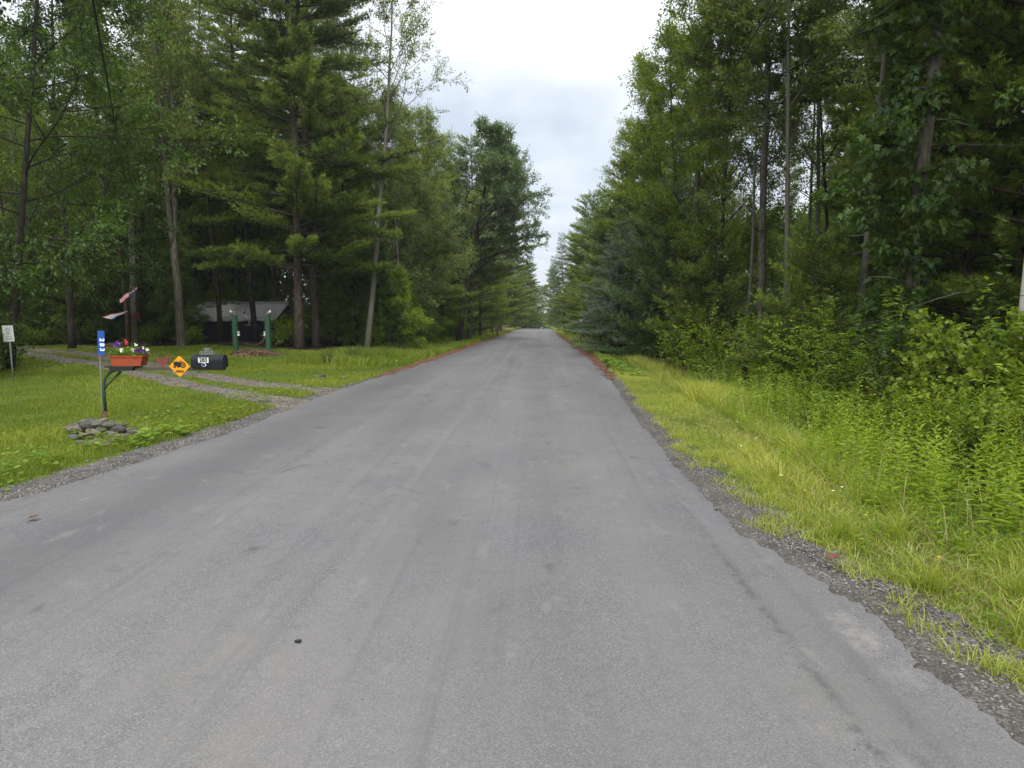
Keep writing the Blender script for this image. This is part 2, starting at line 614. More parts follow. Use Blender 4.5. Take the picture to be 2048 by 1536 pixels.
def dist_poly(x, y, poly):
    p = np.stack([x, y], -1)
    best = np.full(x.shape, 1e9)
    for a, b in zip(poly[:-1], poly[1:]):
        ab = b - a
        t = np.clip(((p - a) @ ab) / (ab @ ab), 0, 1)
        best = np.minimum(best, np.linalg.norm(p - (a + t[..., None] * ab), axis=-1))
    return best


def woodness(x, y):
    """1 under the trees, 0 on open grass"""
    sr = x - eR(y)
    sl = eL(y) - x
    w = smooth(4.6, 6.5, sr)
    w = np.maximum(w, smooth(4.2, 6.0, sl) * smooth(27, 31, y))
    w = np.maximum(w, smooth(30.5, 33, y) * smooth(3.0, 5.0, sl))
    w = np.maximum(w, smooth(-14.8, -16.5, x + (y - 15) * 0.9) * smooth(19, 16, y))
    return w


def axis(breaks):
    out = [breaks[0][0]]
    for (a, b, s) in breaks:
        n = max(1, int(round((b - a) / s)))
        out += list(a + (b - a) * np.arange(1, n + 1) / n)
    return np.array(out)


gx = axis([(-400, -120, 40), (-120, -40, 8), (-40, -14, 1.0), (-14, 12, 0.28), (12, 40, 1.0), (40, 120, 8), (120, 400, 40)])
gy = axis([(-60, -6, 6), (-6, 30, 0.4), (30, 150, 1.5), (150, 300, 6), (300, 800, 50)])
X, Y = np.meshgrid(gx, gy)
Z = H(X, Y)
onroad = (X > eL(Y) + 0.15) & (X < eR(Y) - 0.15)
Z = np.where(onroad, prof(Y) - 0.10, Z)
mb = MB()
nx, ny = len(gx), len(gy)
i = np.arange(ny - 1)[:, None] * nx + np.arange(nx - 1)[None]
mb.add(np.stack([X, Y, Z], -1).reshape(-1, 3), np.stack([i, i + 1, i + nx + 1, i + nx], -1).reshape(-1, 4))
me = mb.mesh('ground', M['soil'], True)
at = me.attributes.new('wood', 'FLOAT', 'POINT')
at.data.foreach_set('value', woodness(X, Y).astype(np.float32).ravel())
tag(link('ground', me), kind='structure')


def wob(y, amp, seed):
    y = np.asarray(y, float)
    r = np.random.default_rng(seed)
    s = 0
    for k, a in ((0.9, 0.6), (2.3, 0.8), (5.1, 0.7), (11, 0.5), (23, 0.4), (41, 0.35), (67, 0.3)):
        s = s + a * np.sin(y * k + r.uniform(0, 6.3) + 0.8 * np.sin(y * k * 0.37 + r.uniform(0, 6)))
    return s * amp


ry = axis([(-25, 1.0, 1), (1.0, 14, 0.05), (14, 30, 0.15), (30, 170, 1.0), (170, 400, 10)])


def strip(name, mat, xa, xb, za, zb, ys, nsub=1, kind='structure', crown=0.0):
    mb = MB()
    n = len(ys)
    cols = []
    for k in range(nsub + 1):
        t = k / nsub
        x = xa + (xb - xa) * t
        z = za + (zb - za) * t + crown * (1 - (2 * t - 1) ** 2)
        cols.append(np.stack([x, ys, z], -1))
    V = np.stack(cols, 1)
    i = np.arange(n - 1)[:, None] * (nsub + 1) + np.arange(nsub)[None]
    mb.add(V.reshape(-1, 3), np.stack([i, i + 1, i + nsub + 2, i + nsub + 1], -1).reshape(-1, 4))
    return tag(link(name, mb.mesh(name, mat, True)), kind=kind)


fade = np.clip(1.3 - ry / 40, 0.12, 1)
jag = np.where(ry < 5.2, 1.7, 1.0)
xl = eL(ry) + wob(ry, 0.022, 3)
er = np.random.default_rng(66).normal(0, 0.011, (2, len(ry)))
xl = xl + er[0]
xr = er[1] + eR(ry) + wob(ry, 0.013, 4) * jag - 0.10 * np.exp(-((ry - 3.2) / 0.22) ** 2)
rz = prof(ry)
strip('road', M['asphalt'], xl, xr, rz, rz, ry, 16, crown=0.02)
# gravel and dirt shoulders just under the asphalt edge
def drape(name, mat, xa, xb, za, ys, nsub, lift):
    """a strip lying on the ground, its inner edge tucked under the asphalt"""
    mb = MB()
    cols = []
    for k in range(nsub + 1):
        t = k / nsub
        x = xa + (xb - xa) * t
        z = H(x, ys) + lift
        z = za if k == 0 else np.minimum(z, za - 0.002)
        if k == nsub:
            z = z - lift - 0.02
        cols.append(np.stack([x, ys, z], -1))
    V = np.stack(cols, 1)
    n = len(ys)
    i = np.arange(n - 1)[:, None] * (nsub + 1) + np.arange(nsub)[None]
    Q = np.stack([i, i + 1, i + nsub + 2, i + nsub + 1], -1).reshape(-1, 4)
    mb.add(V.reshape(-1, 3), Q if (xb > xa).all() else Q[:, ::-1])
    tag(link(name, mb.mesh(name, mat, True)), kind='structure')


gl_w = 0.50 * smooth(17, 6, ry) + 0.18 + np.abs(wob(ry, 0.04, 8))
drape('gravel_shoulder', M['gravel'], xl + 0.06, xl - gl_w, rz - 0.010, ry, 5, 0.016)
gr_w = 0.14 + 0.26 * np.exp(-((ry - 6.4) / 1.9) ** 2) + 0.42 * np.exp(-((ry - 2.7) / 1.1) ** 2) + np.abs(wob(ry, 0.035, 9))
drape('dirt_shoulder', M['dirt'], xr - 0.06, xr + gr_w, rz - 0.010, ry, 4, 0.020)
gr2 = gr_w + 0.14 + 0.20 * smooth(7, 4.5, ry) + np.abs(wob(ry, 0.05, 19))
drape('gravel_shoulder', M['gravel'], xr + 0.02, xr + gr2, rz - 0.016, ry, 5, 0.012)
# pine needles swept to both edges further on
ny_ = ry[(ry > 17) & (ry < 105)]
zn = prof(ny_)
amp = smooth(17, 24, ny_) * smooth(105, 60, ny_)
xln = eL(ny_)
strip('needle_litter', M['needles'], xln - 0.06 - 0.10 * amp - wob(ny_, 0.05, 5), xln + 0.02 + 0.14 * amp + wob(ny_, 0.05, 6), zn + 0.004, zn + 0.012, ny_, 2, 'stuff')
xrn = eR(ny_)
strip('needle_litter', M['needles'], xrn - 0.02 - 0.06 * amp - wob(ny_, 0.05, 7), xrn + 0.07 + 0.12 * amp + wob(ny_, 0.05, 11), zn + 0.012, zn + 0.004, ny_, 2, 'stuff')


def track(poly, width, seed):
    """one wheel track of the driveway, draped on the lawn"""
    seg = np.linalg.norm(np.diff(poly, axis=0), axis=1)
    s = np.r_[0, np.cumsum(seg)]
    n = int(s[-1] / 0.25)
    t = np.linspace(0, s[-1], n)
    ker = np.ones(9) / 9
    px = np.interp(t, s, poly[:, 0])
    py = np.interp(t, s, poly[:, 1])
    px = np.r_[px[:4], np.convolve(px, ker, 'valid'), px[-4:]]
    py = np.r_[py[:4], np.convolve(py, ker, 'valid'), py[-4:]]
    T = np.stack([np.gradient(px), np.gradient(py)], -1)
    T /= np.linalg.norm(T, axis=1, keepdims=True)
    Nn = np.stack([-T[:, 1], T[:, 0]], -1)
    w = width / 2 * (1 + 1.3 * smooth(2.2, 0.0, t))
    rows = []
    for k in (-1, -.5, 0, .5, 1):
        q = np.stack([px, py], -1) + Nn * (k * (w + (wob(t, 0.05, seed + (k > 0)) if abs(k) == 1 else 0)))[:, None]
        z = H(q[:, 0], q[:, 1]) + (0.022 if abs(k) < 1 else 0.004)
        inside = q[:, 0] > eL(q[:, 1]) + 0.1
        z = np.where(inside, prof(q[:, 1]) - 0.02, z)
        rows.append(np.c_[q, z])
    V = np.stack(rows, 1)
    mb = MB()
    i = np.arange(n - 1)[:, None] * 5 + np.arange(4)[None]
    mb.add(V.reshape(-1, 3), np.stack([i, i + 1, i + 6, i + 5], -1).reshape(-1, 4))
    tag(link('driveway', mb.mesh('driveway', M['track'], True)), kind='structure')


track(TR1, 0.75, 31)
track(TR2, 0.65, 37)


# ------------------------------------------------------------------ plant building blocks
def unit(v):
    return v / (np.linalg.norm(v, axis=-1, keepdims=True) + 1e-9)


def rnd_dir(n, rng):
    return unit(rng.normal(size=(n, 3)))


def add_leaves(mb, Pn, D, size, rng, aspect=0.5, up=0.75, fold=0.25, droop=0.2, tint=None, kind='leaf'):
    """leaf blades folded along the midrib; kind 'leaf' = pointed oval, 'diamond' = cheap, 'lobed' = maple, 'round' = coltsfoot"""
    n = len(Pn)
    D = unit(D)
    size = np.broadcast_to(np.asarray(size, float), (n,))[:, None]
    Nn = unit(np.array([0, 0, 1.0]) * up + rnd_dir(n, rng) * (1 - up) * 1.5)
    S = unit(np.cross(D, Nn))
    Nn = np.cross(S, D)
    if tint is None:
        tint = rng.uniform(0, 1, n)

    def pt(u, w):
        z = -droop * u * u + fold * abs(w)
        return Pn + size * (D * u + S * w + Nn * z)
    a = aspect / 2
    if kind == 'diamond':
        V = np.stack([pt(0, 0), pt(0.45, a), pt(1, 0), pt(0.45, -a)], 1)
        i = np.arange(n)[:, None] * 4
        mb.add(V.reshape(-1, 3), i + np.array([[0, 1, 2, 3]]), tint=tint)
    elif kind == 'leaf':
        V = np.stack([pt(0, 0), pt(0.25, a * .85), pt(0.6, a * .8), pt(1, 0), pt(0.6, -a * .8), pt(0.25, -a * .85)], 1)
        i = np.arange(n)[:, None] * 6
        mb.add(V.reshape(-1, 3), np.concatenate([i + np.array([[0, 1, 2, 3]]), i + np.array([[0, 3, 4, 5]])]), tint=np.r_[tint, tint])
    elif kind == 'lobed':
        half = [(0.0, 0.0), (-0.08, 0.22), (0.12, 0.5), (0.26, 0.28), (0.62, 0.56), (0.58, 0.2), (0.78, 0.16), (1.0, 0.0)]
        L = [pt(u, w * 0.9) for u, w in half]
        Rr = [pt(u, -w * 0.9) for u, w in half[1:-1]]
        V = np.stack(L + Rr, 1)
        k = V.shape[1]
        i = np.arange(n)[:, None] * k
        mb.add(V.reshape(-1, 3), np.concatenate([i + np.array([[0, 1, 2, 3, 4, 5, 6, 7]]), i + np.array([[0, 7, 13, 12, 11, 10, 9, 8]])]), tint=np.r_[tint, tint])
    elif kind == 'round':
        half = [(0.06, 0.0), (-0.08, 0.25), (0.15, 0.5), (0.5, 0.55), (0.85, 0.33), (1.0, 0.0)]
        L = [pt(u, w) for u, w in half]
        Rr = [pt(u, -w) for u, w in half[1:-1]]
        V = np.stack(L + Rr, 1)
        k = V.shape[1]
        i = np.arange(n)[:, None] * k
        mb.add(V.reshape(-1, 3), np.concatenate([i + np.array([[0, 1, 2, 3, 4, 5]]), i + np.array([[0, 5, 9, 8, 7, 6]])]), tint=np.r_[tint, tint])


def add_tufts(mb, Pn, A, rng, k=8, length=0.12, width=0.014, spread=0.9, tint=None):
    """needle tufts: k needles fanning from every point"""
    n = len(Pn)
    D = unit(A[:, None] + spread * rnd_dir(n * k, rng).reshape(n, k, 3))
    L = length * rng.uniform(0.7, 1.15, (n, k, 1))
    S = unit(np.cross(D, rnd_dir(n * k, rng).reshape(n, k, 3)))
    b = Pn[:, None]
    V = np.stack([b + S * width * 0.5, b - S * width * 0.5, b + D * L], 2)
    i = np.arange(n * k)[:, None] * 3
    if tint is None:
        tint = rng.uniform(0, 1, n)
    mb.add(V.reshape(-1, 3), i + np.array([[0, 1, 2]]), tint=np.clip(np.repeat(tint, k) + rng.normal(0, 0.08, n * k), 0, 1))


def grow(p, d, length, nseg, wander, lift, rng):
    """a wandering branch as a list of points"""
    pts = [np.array(p, float)]
    d = unit(np.array(d, float))
    for _ in range(nseg):
        d = unit(d + rng.normal(0, wander, 3) + np.array([0, 0, lift]))
        pts.append(pts[-1] + d * length / nseg)
    return np.array(pts)


def sample(pts, t):
    n = len(pts) - 1
    f = np.clip(np.asarray(t, float), 0, 0.9999) * n
    k = f.astype(int)
    a = (f - k)[..., None]
    return pts[k] * (1 - a) + pts[k + 1] * a, unit(pts[k + 1] - pts[k])


def side_dir(d, ang, az, rng):
    """a direction at angle ang from d, turned by az about it"""
    ref = np.array([0, 0, 1.0]) if abs(d[2]) < 0.9 else np.array([1.0, 0, 0])
    u = unit(np.cross(d, ref))
    w = np.cross(d, u)
    return unit(d * math.cos(ang) + (u * math.cos(az) + w * math.sin(az)) * math.sin(ang))


def broadleaf(seed, h, r0, crown0, limb, nlimb=16, nsub=7, ntwig=5, lpt=36, leaf=0.11, stems=1, ang=(45, 65), lift=0.06, kind='diamond',
              aspect=0.55, lean=(0, 0), sparse=0.0, wander=0.05, twig_len=0.7, topshape=0.75, split=0.0, up=0.7, bare=0, leafmat='maple', barkmat='maple_bark', one_side=None, fork=0.26):
    """trunk with limbs, branches and twigs; leaves in clumps round the twigs. Returns (wood mesh, crown mesh)"""
    rng = np.random.default_rng(seed)
    wood, lf = MB(), MB()
    PL, DL, SL, TL = [], [], [], []
    base = grow((0, 0, -0.3), (lean[0], lean[1], 1), (split if split else h) + 0.3, 14, wander * 0.45, 0.03, rng)
    trunks = []
    if split:
        flare = np.linspace(1, 0.74, len(base))
        flare[0] = 1.3
        flare[1] = 1.1
        wood.tube(base, r0 * flare, 10)
        for k in range(stems):
            az = k / stems * 6.28 + rng.uniform(-.4, .4)
            d = unit(np.array([math.cos(az) * fork, math.sin(az) * fork, 1.0]))
            st = grow(base[-1] - np.array([0, 0, 0.7]), d, h - split, 14, wander * 0.6, 0.05, rng)
            rr = r0 * 0.62 * (1 - np.linspace(0, 1, len(st)) ** 1.1 * 0.88)
            wood.tube(st, rr, 8)
            trunks.append((st, r0 * 0.62, 0.12))
    else:
        rr = r0 * (1 - np.linspace(0, 1, len(base)) ** 1.2 * 0.9)
        rr[0] *= 1.4
        rr[1] *= 1.08
        wood.tube(base, rr, 10)
        trunks.append((base, r0, crown0 / h))
    for st, rb, c0 in trunks:
        nl = max(4, int(nlimb / len(trunks)))
        az0 = rng.uniform(0, 6.28)
        for k in range(nl):
            u = (k + rng.uniform(0, 1)) / nl
            t = c0 + (0.98 - c0) * u
            p, d = sample(st, t)
            az = az0 + k * 2.4 + rng.uniform(-.5, .5)
            if one_side is not None and rng.uniform() < 0.6:
                az = one_side + rng.uniform(-1.0, 1.0)
            L = limb * (0.55 + 0.45 * math.sin(math.pi * min(1, u * 1.25 + 0.15))) * (1 - topshape * u ** 2) * rng.uniform(0.75, 1.2)
            e = R(rng.uniform(*ang))
            dd = np.array([math.cos(az) * math.sin(e), math.sin(az) * math.sin(e), math.cos(e)])
            lb = grow(p, dd, L, 7, wander * 1.6, lift, rng)
            rl = max(0.012, rb * (1 - 0.85 * t) * 0.42)
            wood.tube(lb, rl * (1 - np.linspace(0, 0.85, 8)), 6, cap=False)
            if rng.uniform() < sparse * 0.4:
                continue
            for j in range(nsub):
                tj = 0.22 + 0.78 * (j + rng.uniform(0, 1)) / nsub
                q, dq = sample(lb, tj)
                Ls = L * 0.5 * (1 - 0.5 * tj) * rng.uniform(0.7, 1.3)
                sb = grow(q, side_dir(dq, R(rng.uniform(25, 60)), rng.uniform(0, 6.28), rng), Ls, 4, wander * 2, lift * 0.6, rng)
                wood.tube(sb, rl * 0.38 * (1 - np.linspace(0, 0.8, 5)), 4, cap=False)
                ct = rng.uniform(0.05, 0.85)
                for m in range(ntwig):
                    if rng.uniform() < sparse:
                        continue
                    tm = 0.25 + 0.75 * (m + rng.uniform(0, 1)) / ntwig
                    s, ds = sample(sb, tm)
                    tl = twig_len * rng.uniform(0.6, 1.2)
                    tw = grow(s, side_dir(ds, R(rng.uniform(20, 55)), rng.uniform(0, 6.28), rng), tl, 3, 0.15, -0.02, rng)
                    wood.tube(tw, [0.008, 0.006, 0.005, 0.003], 3, cap=False)
                    nlv = int(lpt * rng.uniform(0.6, 1.3))
                    tt = rng.uniform(0.1, 1.05, nlv)
                    pp, dp = sample(tw, tt)
                    off = rnd_dir(nlv, rng) * rng.uniform(0.02, 0.16, (nlv, 1)) * (tl / 0.7)
                    PL.append(pp + off)
                    DL.append(unit(dp * 0.5 + unit(off) * 0.8 + rnd_dir(nlv, rng) * 0.4 + np.array([0, 0, -0.25])))
                    SL.append(leaf * rng.uniform(0.65, 1.2, nlv))
                    TL.append(np.clip(ct + rng.normal(0, 0.17, nlv), 0, 1))
        for k in range(bare):
            p, d = sample(st, rng.uniform(0.15, max(0.2, c0)))
            az = rng.uniform(0, 6.28)
            b = grow(p, (math.cos(az), math.sin(az), 0.2), rng.uniform(0.6, 2.0), 5, 0.18, 0.0, rng)
            wood.tube(b, np.linspace(0.018, 0.004, 6), 4, cap=False)
    add_leaves(lf, np.concatenate(PL), np.concatenate(DL), np.concatenate(SL), rng, aspect, up, tint=np.concatenate(TL), kind=kind)
    return wood.mesh('trunk', M[barkmat], True), lf.mesh('crown', M[leafmat])


def pine(seed, h, r0, crown0, reach, step=0.55, per=5, tuft=0.15, width=0.021, k=8, leafmat='pine', barkmat='pine_bark', dead=10, rise=0.02, taper=0.8, lean=(0, 0), gap=0.15, spread=0.9, dense=1.0, vary=(0.5, 1.2), tilt=0.16):
    """white pine: whorls of level boughs, fans of twigs carrying needle tufts"""
    rng = np.random.default_rng(seed)
    wood, lf = MB(), MB()
    tr = grow((0, 0, -0.3), (lean[0], lean[1], 1), h + 0.3, 16, 0.026, 0.02, rng)
    rr = r0 * (1 - np.linspace(0, 1, 17) ** 1.15 * 0.93)
    rr[0] *= 1.3
    wood.tube(tr, rr, 10)
    PT, AT, TT = [], [], []
    z = crown0
    az0 = 0
    while z < h - 0.15:
        u = (z - crown0) / (h - crown0)
        az0 += rng.uniform(0.4, 1.0)
        for b in range(per):
            if rng.uniform() < gap:
                continue
            az = az0 + b / per * 6.28 + rng.uniform(-.35, .35)
            L = reach * (1 - u) ** taper * (0.72 + 0.28 * min(1, u * 4 + 0.35)) * rng.uniform(*vary) + 0.25
            p, d = sample(tr, min(0.99, (z + 0.3 + rng.uniform(-.15, .15)) / (h + 0.3)))
            el = 0.04 + 0.34 * u * u + rng.uniform(-tilt, tilt)
            bo = grow(p, (math.cos(az), math.sin(az), el), L, 8, 0.05, rise, rng)
            rb = 0.010 + 0.009 * L
            wood.tube(bo, rb * (1 - np.linspace(0, .85, 9)), 5, cap=False)
            nt = max(3, int(L / 0.105 * dense))
            ct = rng.uniform(0.25, 0.95)
            for m in range(nt):
                t = 0.22 + 0.78 * (m + rng.uniform(0, .9)) / nt
                q, dq = sample(bo, t)
                lat = np.cross(dq, np.array([0, 0, 1.0]))
                sgn = 1 if m % 2 else -1
                dt = unit(dq * 0.75 + unit(lat) * sgn * rng.uniform(0.4, 0.95) + np.array([0, 0, rng.uniform(-.08, .28)]))
                tl = (0.28 + 0.30 * L * (1 - t) ** 0.7 * 0.75) * rng.uniform(0.6, 1.15)
                ntf = max(2, int(tl / 0.07))
                s = np.linspace(0.2, 1, ntf)[:, None] + rng.normal(0, 0.04, (ntf, 1))
                pts = q + dt * tl * s + rng.normal(0, 0.03, (ntf, 3)) * np.array([1, 1, 1.6]) + np.array([0, 0, 0.08]) * s * s
                PT.append(pts)
                AT.append(np.tile(dt + np.array([0, 0, 0.35]), (ntf, 1)))
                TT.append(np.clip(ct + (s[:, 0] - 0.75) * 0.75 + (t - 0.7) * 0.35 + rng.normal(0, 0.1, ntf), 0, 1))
                if tl > 0.4:
                    wood.tube(np.array([q, q + dt * tl * 0.8]), [0.006, 0.002], 3, cap=False)
        z += step * rng.uniform(0.75, 1.2) * (1 - 0.35 * u)
    for _ in range(dead):
        p, d = sample(tr, rng.uniform(0.06, max(0.12, crown0 / h)))
        az = rng.uniform(0, 6.28)
        b = grow(p, (math.cos(az), math.sin(az), rng.uniform(-.2, .15)), rng.uniform(0.5, 1.8), 5, 0.12, -0.02, rng)
        wood.tube(b, np.linspace(0.016, 0.003, 6), 4, cap=False)
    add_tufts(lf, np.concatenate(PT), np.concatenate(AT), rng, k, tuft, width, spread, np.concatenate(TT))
    return wood.mesh('trunk', M[barkmat], True), lf.mesh('crown', M[leafmat])


def shrub(seed, h, r, nstem=14, nbr=7, lpt=26, leaf=0.08, leafmat='shrub', kind='leaf', aspect=0.5, up=0.7, barkmat='dark_bark', pinnate=False, lift=0.04, spread=0.55):
    rng = np.random.default_rng(seed)
    wood, lf = MB(), MB()
    PL, DL, SL, TL = [], [], [], []
    for k in range(nstem):
        az = k * 2.4 + rng.uniform(-.4, .4)
        tilt = rng.uniform(0.05, spread)
        L = h * rng.uniform(0.6, 1.08)
        b0 = np.array([math.cos(az), math.sin(az), 0]) * r * 0.25 * rng.uniform(0, 1)
        st = grow(b0 + np.array([0, 0, -0.08]), (math.cos(az) * tilt, math.sin(az) * tilt, 1), L, 8, 0.09, -0.012, rng)
        wood.tube(st, np.linspace(0.006 + 0.006 * h, 0.003, 9), 5, cap=False)
        ct0 = rng.uniform(0.15, 0.85)
        for j in range(nbr):
            t = 0.15 + 0.85 * (j + rng.uniform(0, 1)) / nbr
            q, dq = sample(st, t)
            bl = r * 0.75 * (1.1 - 0.6 * t) * rng.uniform(0.5, 1.2)
            br = grow(q, side_dir(dq, R(rng.uniform(35, 75)), rng.uniform(0, 6.28), rng), bl, 4, 0.12, lift, rng)
            wood.tube(br, np.linspace(0.005, 0.002, 5), 3, cap=False)
            n = max(5, int(lpt * bl / (r * 0.6)))
            tt = np.linspace(0.12, 1.02, n) if pinnate else rng.uniform(0.1, 1.02, n)
            pp, dp = sample(br, tt)
            lat = unit(np.cross(dp, np.array([0, 0, 1.0]))) * np.where(np.arange(n) % 2, 1, -1)[:, None]
            PL.append(pp + rnd_dir(n, rng) * 0.03)
            DL.append(unit(dp * 0.55 + lat * 0.8 + rnd_dir(n, rng) * (0.15 if pinnate else 0.5) + np.array([0, 0, -0.15])))
            SL.append(leaf * rng.uniform(0.6, 1.2, n))
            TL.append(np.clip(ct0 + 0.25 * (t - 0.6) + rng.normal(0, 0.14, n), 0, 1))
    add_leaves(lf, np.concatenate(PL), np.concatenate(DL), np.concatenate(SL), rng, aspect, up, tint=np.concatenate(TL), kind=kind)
    return wood.mesh('stems', M[barkmat], True), lf.mesh('leaves', M[leafmat])


# ------------------------------------------------------------------ the kinds of tree and shrub
K = {}
K['maple_multi'] = broadleaf(11, 17.5, 0.19, 5, 3.6, 42, 7, 5, 34, 0.10, stems=3, split=4.5, ang=(20, 45), lift=0.10, sparse=0.15, leafmat='light_leaf', wander=0.025, fork=0.10)
K['cherry'] = broadleaf(12, 17.6, 0.125, 8.2, 3.8, 24, 6, 5, 30, 0.10, ang=(35, 65), sparse=0.25, leafmat='light_leaf', barkmat='aspen_bark', wander=0.06, bare=4, lean=(0.10, 0))
K['tall_a'] = broadleaf(13, 17, 0.12, 7, 3.0, 20, 7, 5, 34, 0.11, ang=(35, 60), leafmat='maple', barkmat='maple_bark', bare=5)
K['tall_b'] = broadleaf(14, 15, 0.09, 5, 2.6, 20, 7, 5, 32, 0.10, ang=(40, 65), leafmat='maple', barkmat='dark_bark', bare=5, sparse=0.1)
K['tall_c'] = broadleaf(15, 16, 0.085, 6, 2.4, 18, 6, 5, 30, 0.10, ang=(30, 55), sparse=0.2, leafmat='light_leaf', barkmat='aspen_bark', bare=6)
K['full'] = broadleaf(16, 13, 0.12, 1.8, 3.6, 32, 8, 5, 36, 0.115, ang=(40, 75), topshape=0.5, leafmat='maple', barkmat='dark_bark')
K['full_light'] = broadleaf(44, 13, 0.11, 2.0, 3.6, 32, 8, 5, 36, 0.11, ang=(40, 75), topshape=0.45, leafmat='light_leaf', barkmat='maple_bark')
K['full_dark'] = broadleaf(17, 15, 0.13, 2.2, 4.6, 30, 8, 5, 38, 0.12, ang=(50, 85), lift=0.03, leafmat='dark_leaf', barkmat='dark_bark')
K['lean_maple'] = broadleaf(42, 14, 0.095, 2.4, 4.8, 34, 8, 5, 36, 0.115, ang=(55, 90), lift=0.0, leafmat='dark_leaf', barkmat='dark_bark', lean=(0.20, 0.0), wander=0.05, topshape=0.4)
K['oak'] = broadleaf(18, 14.2, 0.20, 4.4, 4.9, 36, 8, 6, 40, 0.15, ang=(50, 80), lift=0.05, leafmat='oak', barkmat='dark_bark', lean=(0.20, 0), aspect=0.5, one_side=0.0, topshape=0.55)
K['sapling_a'] = broadleaf(19, 4.6, 0.04, 0.3, 1.7, 24, 7, 4, 28, 0.10, ang=(50, 85), lift=0.02, topshape=0.5, leafmat='maple', barkmat='dark_bark', twig_len=0.45, kind='diamond')
K['sapling_b'] = broadleaf(20, 6.0, 0.045, 0.5, 1.8, 24, 7, 4, 28, 0.11, ang=(45, 80), lift=0.02, topshape=0.5, leafmat='dark_leaf', barkmat='dark_bark', twig_len=0.5)
K['sapling_c'] = broadleaf(43, 3.8, 0.035, 0.25, 1.6, 24, 7, 4, 30, 0.10, ang=(50, 85), lift=0.02, topshape=0.5, leafmat='shrub', barkmat='dark_bark', twig_len=0.45)
K['pine_big'] = pine(21, 22, 0.19, 3.4, 5.0, 0.78, 5, tuft=0.165, width=0.026, k=9, dead=14, taper=0.45, gap=0.2, vary=(0.35, 1.15), tilt=0.24, dense=1.2)
K['pine_wide'] = pine(30, 14.5, 0.16, 4.2, 5.4, 0.6, 5, tuft=0.165, width=0.027, dead=4, taper=0.75, gap=0.15)
K['pine_tall'] = pine(22, 20, 0.15, 8.0, 3.4, 0.7, 5, tuft=0.165, width=0.026, dead=26, gap=0.2, taper=0.5)
K['pine_thin'] = pine(28, 17, 0.125, 7.2, 2.5, 0.5, 6, tuft=0.165, width=0.026, dead=16, gap=0.1, taper=0.4)
K['pine_mid'] = pine(23, 14, 0.13, 0.8, 3.9, 0.55, 5, tuft=0.165, width=0.027, dead=2, taper=0.42, gap=0.14, vary=(0.55, 1.15), tilt=0.2)
K['pine_dark'] = pine(29, 17, 0.13, 1.6, 3.4, 0.55, 6, tuft=0.165, width=0.026, dead=4, taper=0.45, gap=0.08)
K['pine_young'] = pine(24, 7.5, 0.09, 0.4, 2.7, 0.36, 6, tuft=0.15, leafmat='pine_blue', dead=0, rise=0.06, taper=0.6)
K['pine_bush'] = pine(25, 4.5, 0.06, 0.2, 2.1, 0.32, 6, tuft=0.15, leafmat='pine', dead=0, rise=0.06, taper=0.6)
K['spruce'] = pine(26, 8.0, 0.10, 0.25, 3.1, 0.56, 8, tuft=0.075, width=0.022, k=9, leafmat='spruce', barkmat='dark_bark', dead=0, rise=-0.004, taper=0.8, gap=0.05, spread=1.0, dense=1.5, tilt=0.06)
K['tamarack'] = pine(27, 15, 0.12, 1.0, 2.4, 0.42, 5, tuft=0.12, width=0.022, leafmat='pine_blue', barkmat='dark_bark', dead=2, taper=0.8, gap=0.15)
K['shrub_a'] = shrub(31, 1.75, 1.15, 18, 9, 24, 0.095, 'shrub', 'leaf', 0.5)
K['shrub_b'] = shrub(32, 1.5, 1.15, 18, 9, 26, 0.085, 'shrub', 'leaf', 0.38, pinnate=True)
K['shrub_c'] = shrub(33, 1.9, 1.15, 16, 9, 24, 0.105, 'dark_leaf', 'leaf', 0.6)
K['shrub_y'] = shrub(34, 1.6, 1.05, 17, 10, 24, 0.066, 'shrub_yellow', 'round', 0.8, up=0.45)
K['shrub_f'] = shrub(35, 1.9, 1.5, 16, 9, 30, 0.105, 'shrub', 'leaf', 0.34, pinnate=True, lift=0.0)
K['shrub_l'] = shrub(36, 1.3, 1.05, 18, 8, 26, 0.065, 'light_leaf', 'leaf', 0.45)

NAMES = {'maple_multi': 'maple_tree', 'cherry': 'birch_tree', 'tall_a': 'maple_tree', 'tall_b': 'maple_tree', 'tall_c': 'aspen_tree', 'full': 'maple_tree',
         'full_dark': 'maple_tree', 'oak': 'oak_tree', 'sapling_a': 'sapling', 'sapling_b': 'sapling', 'pine_big': 'pine_tree', 'pine_tall': 'pine_tree', 'pine_thin': 'pine_tree', 'pine_dark': 'pine_tree', 'lean_maple': 'maple_tree', 'pine_wide': 'pine_tree', 'full_light': 'maple_tree', 'sapling_c': 'sapling',
         'pine_mid': 'pine_tree', 'pine_young': 'pine_tree', 'pine_bush': 'pine_tree', 'spruce': 'spruce_tree', 'tamarack': 'larch_tree'}


def plant(kind, x, y, label, group=None, rot=None, s=1.0, sz=None, dz=0.0, bark_mat=None, cat=None):
    shr = kind.startswith('shrub')
    name = 'shrub' if shr else NAMES[kind]
    rot = random.uniform(0, 6.28) if rot is None else rot
    sc3 = (s, s, s * (sz or 1.0))
    t = thing(name, label, cat or ('shrub' if shr else 'young tree' if name == 'sapling' else 'tree'), (x, y, float(H(x, y)) + dz), rot, group, sc3)
    w, c = K[kind]
    wo = link('stem' if shr else 'trunk', w, t)
    link('leaves' if shr else 'crown', c, t)
    if bark_mat:
        wo.material_slots[0].link = 'OBJECT'
        wo.material_slots[0].material = M[bark_mat]
    return t


def at(px, py, d):
    p = P(px, py, d)
    return p.x, p.y


TAKEN = []


def free(x, y, r):
    return all((x - a) ** 2 + (y - b) ** 2 > r * r for a, b in TAKEN)



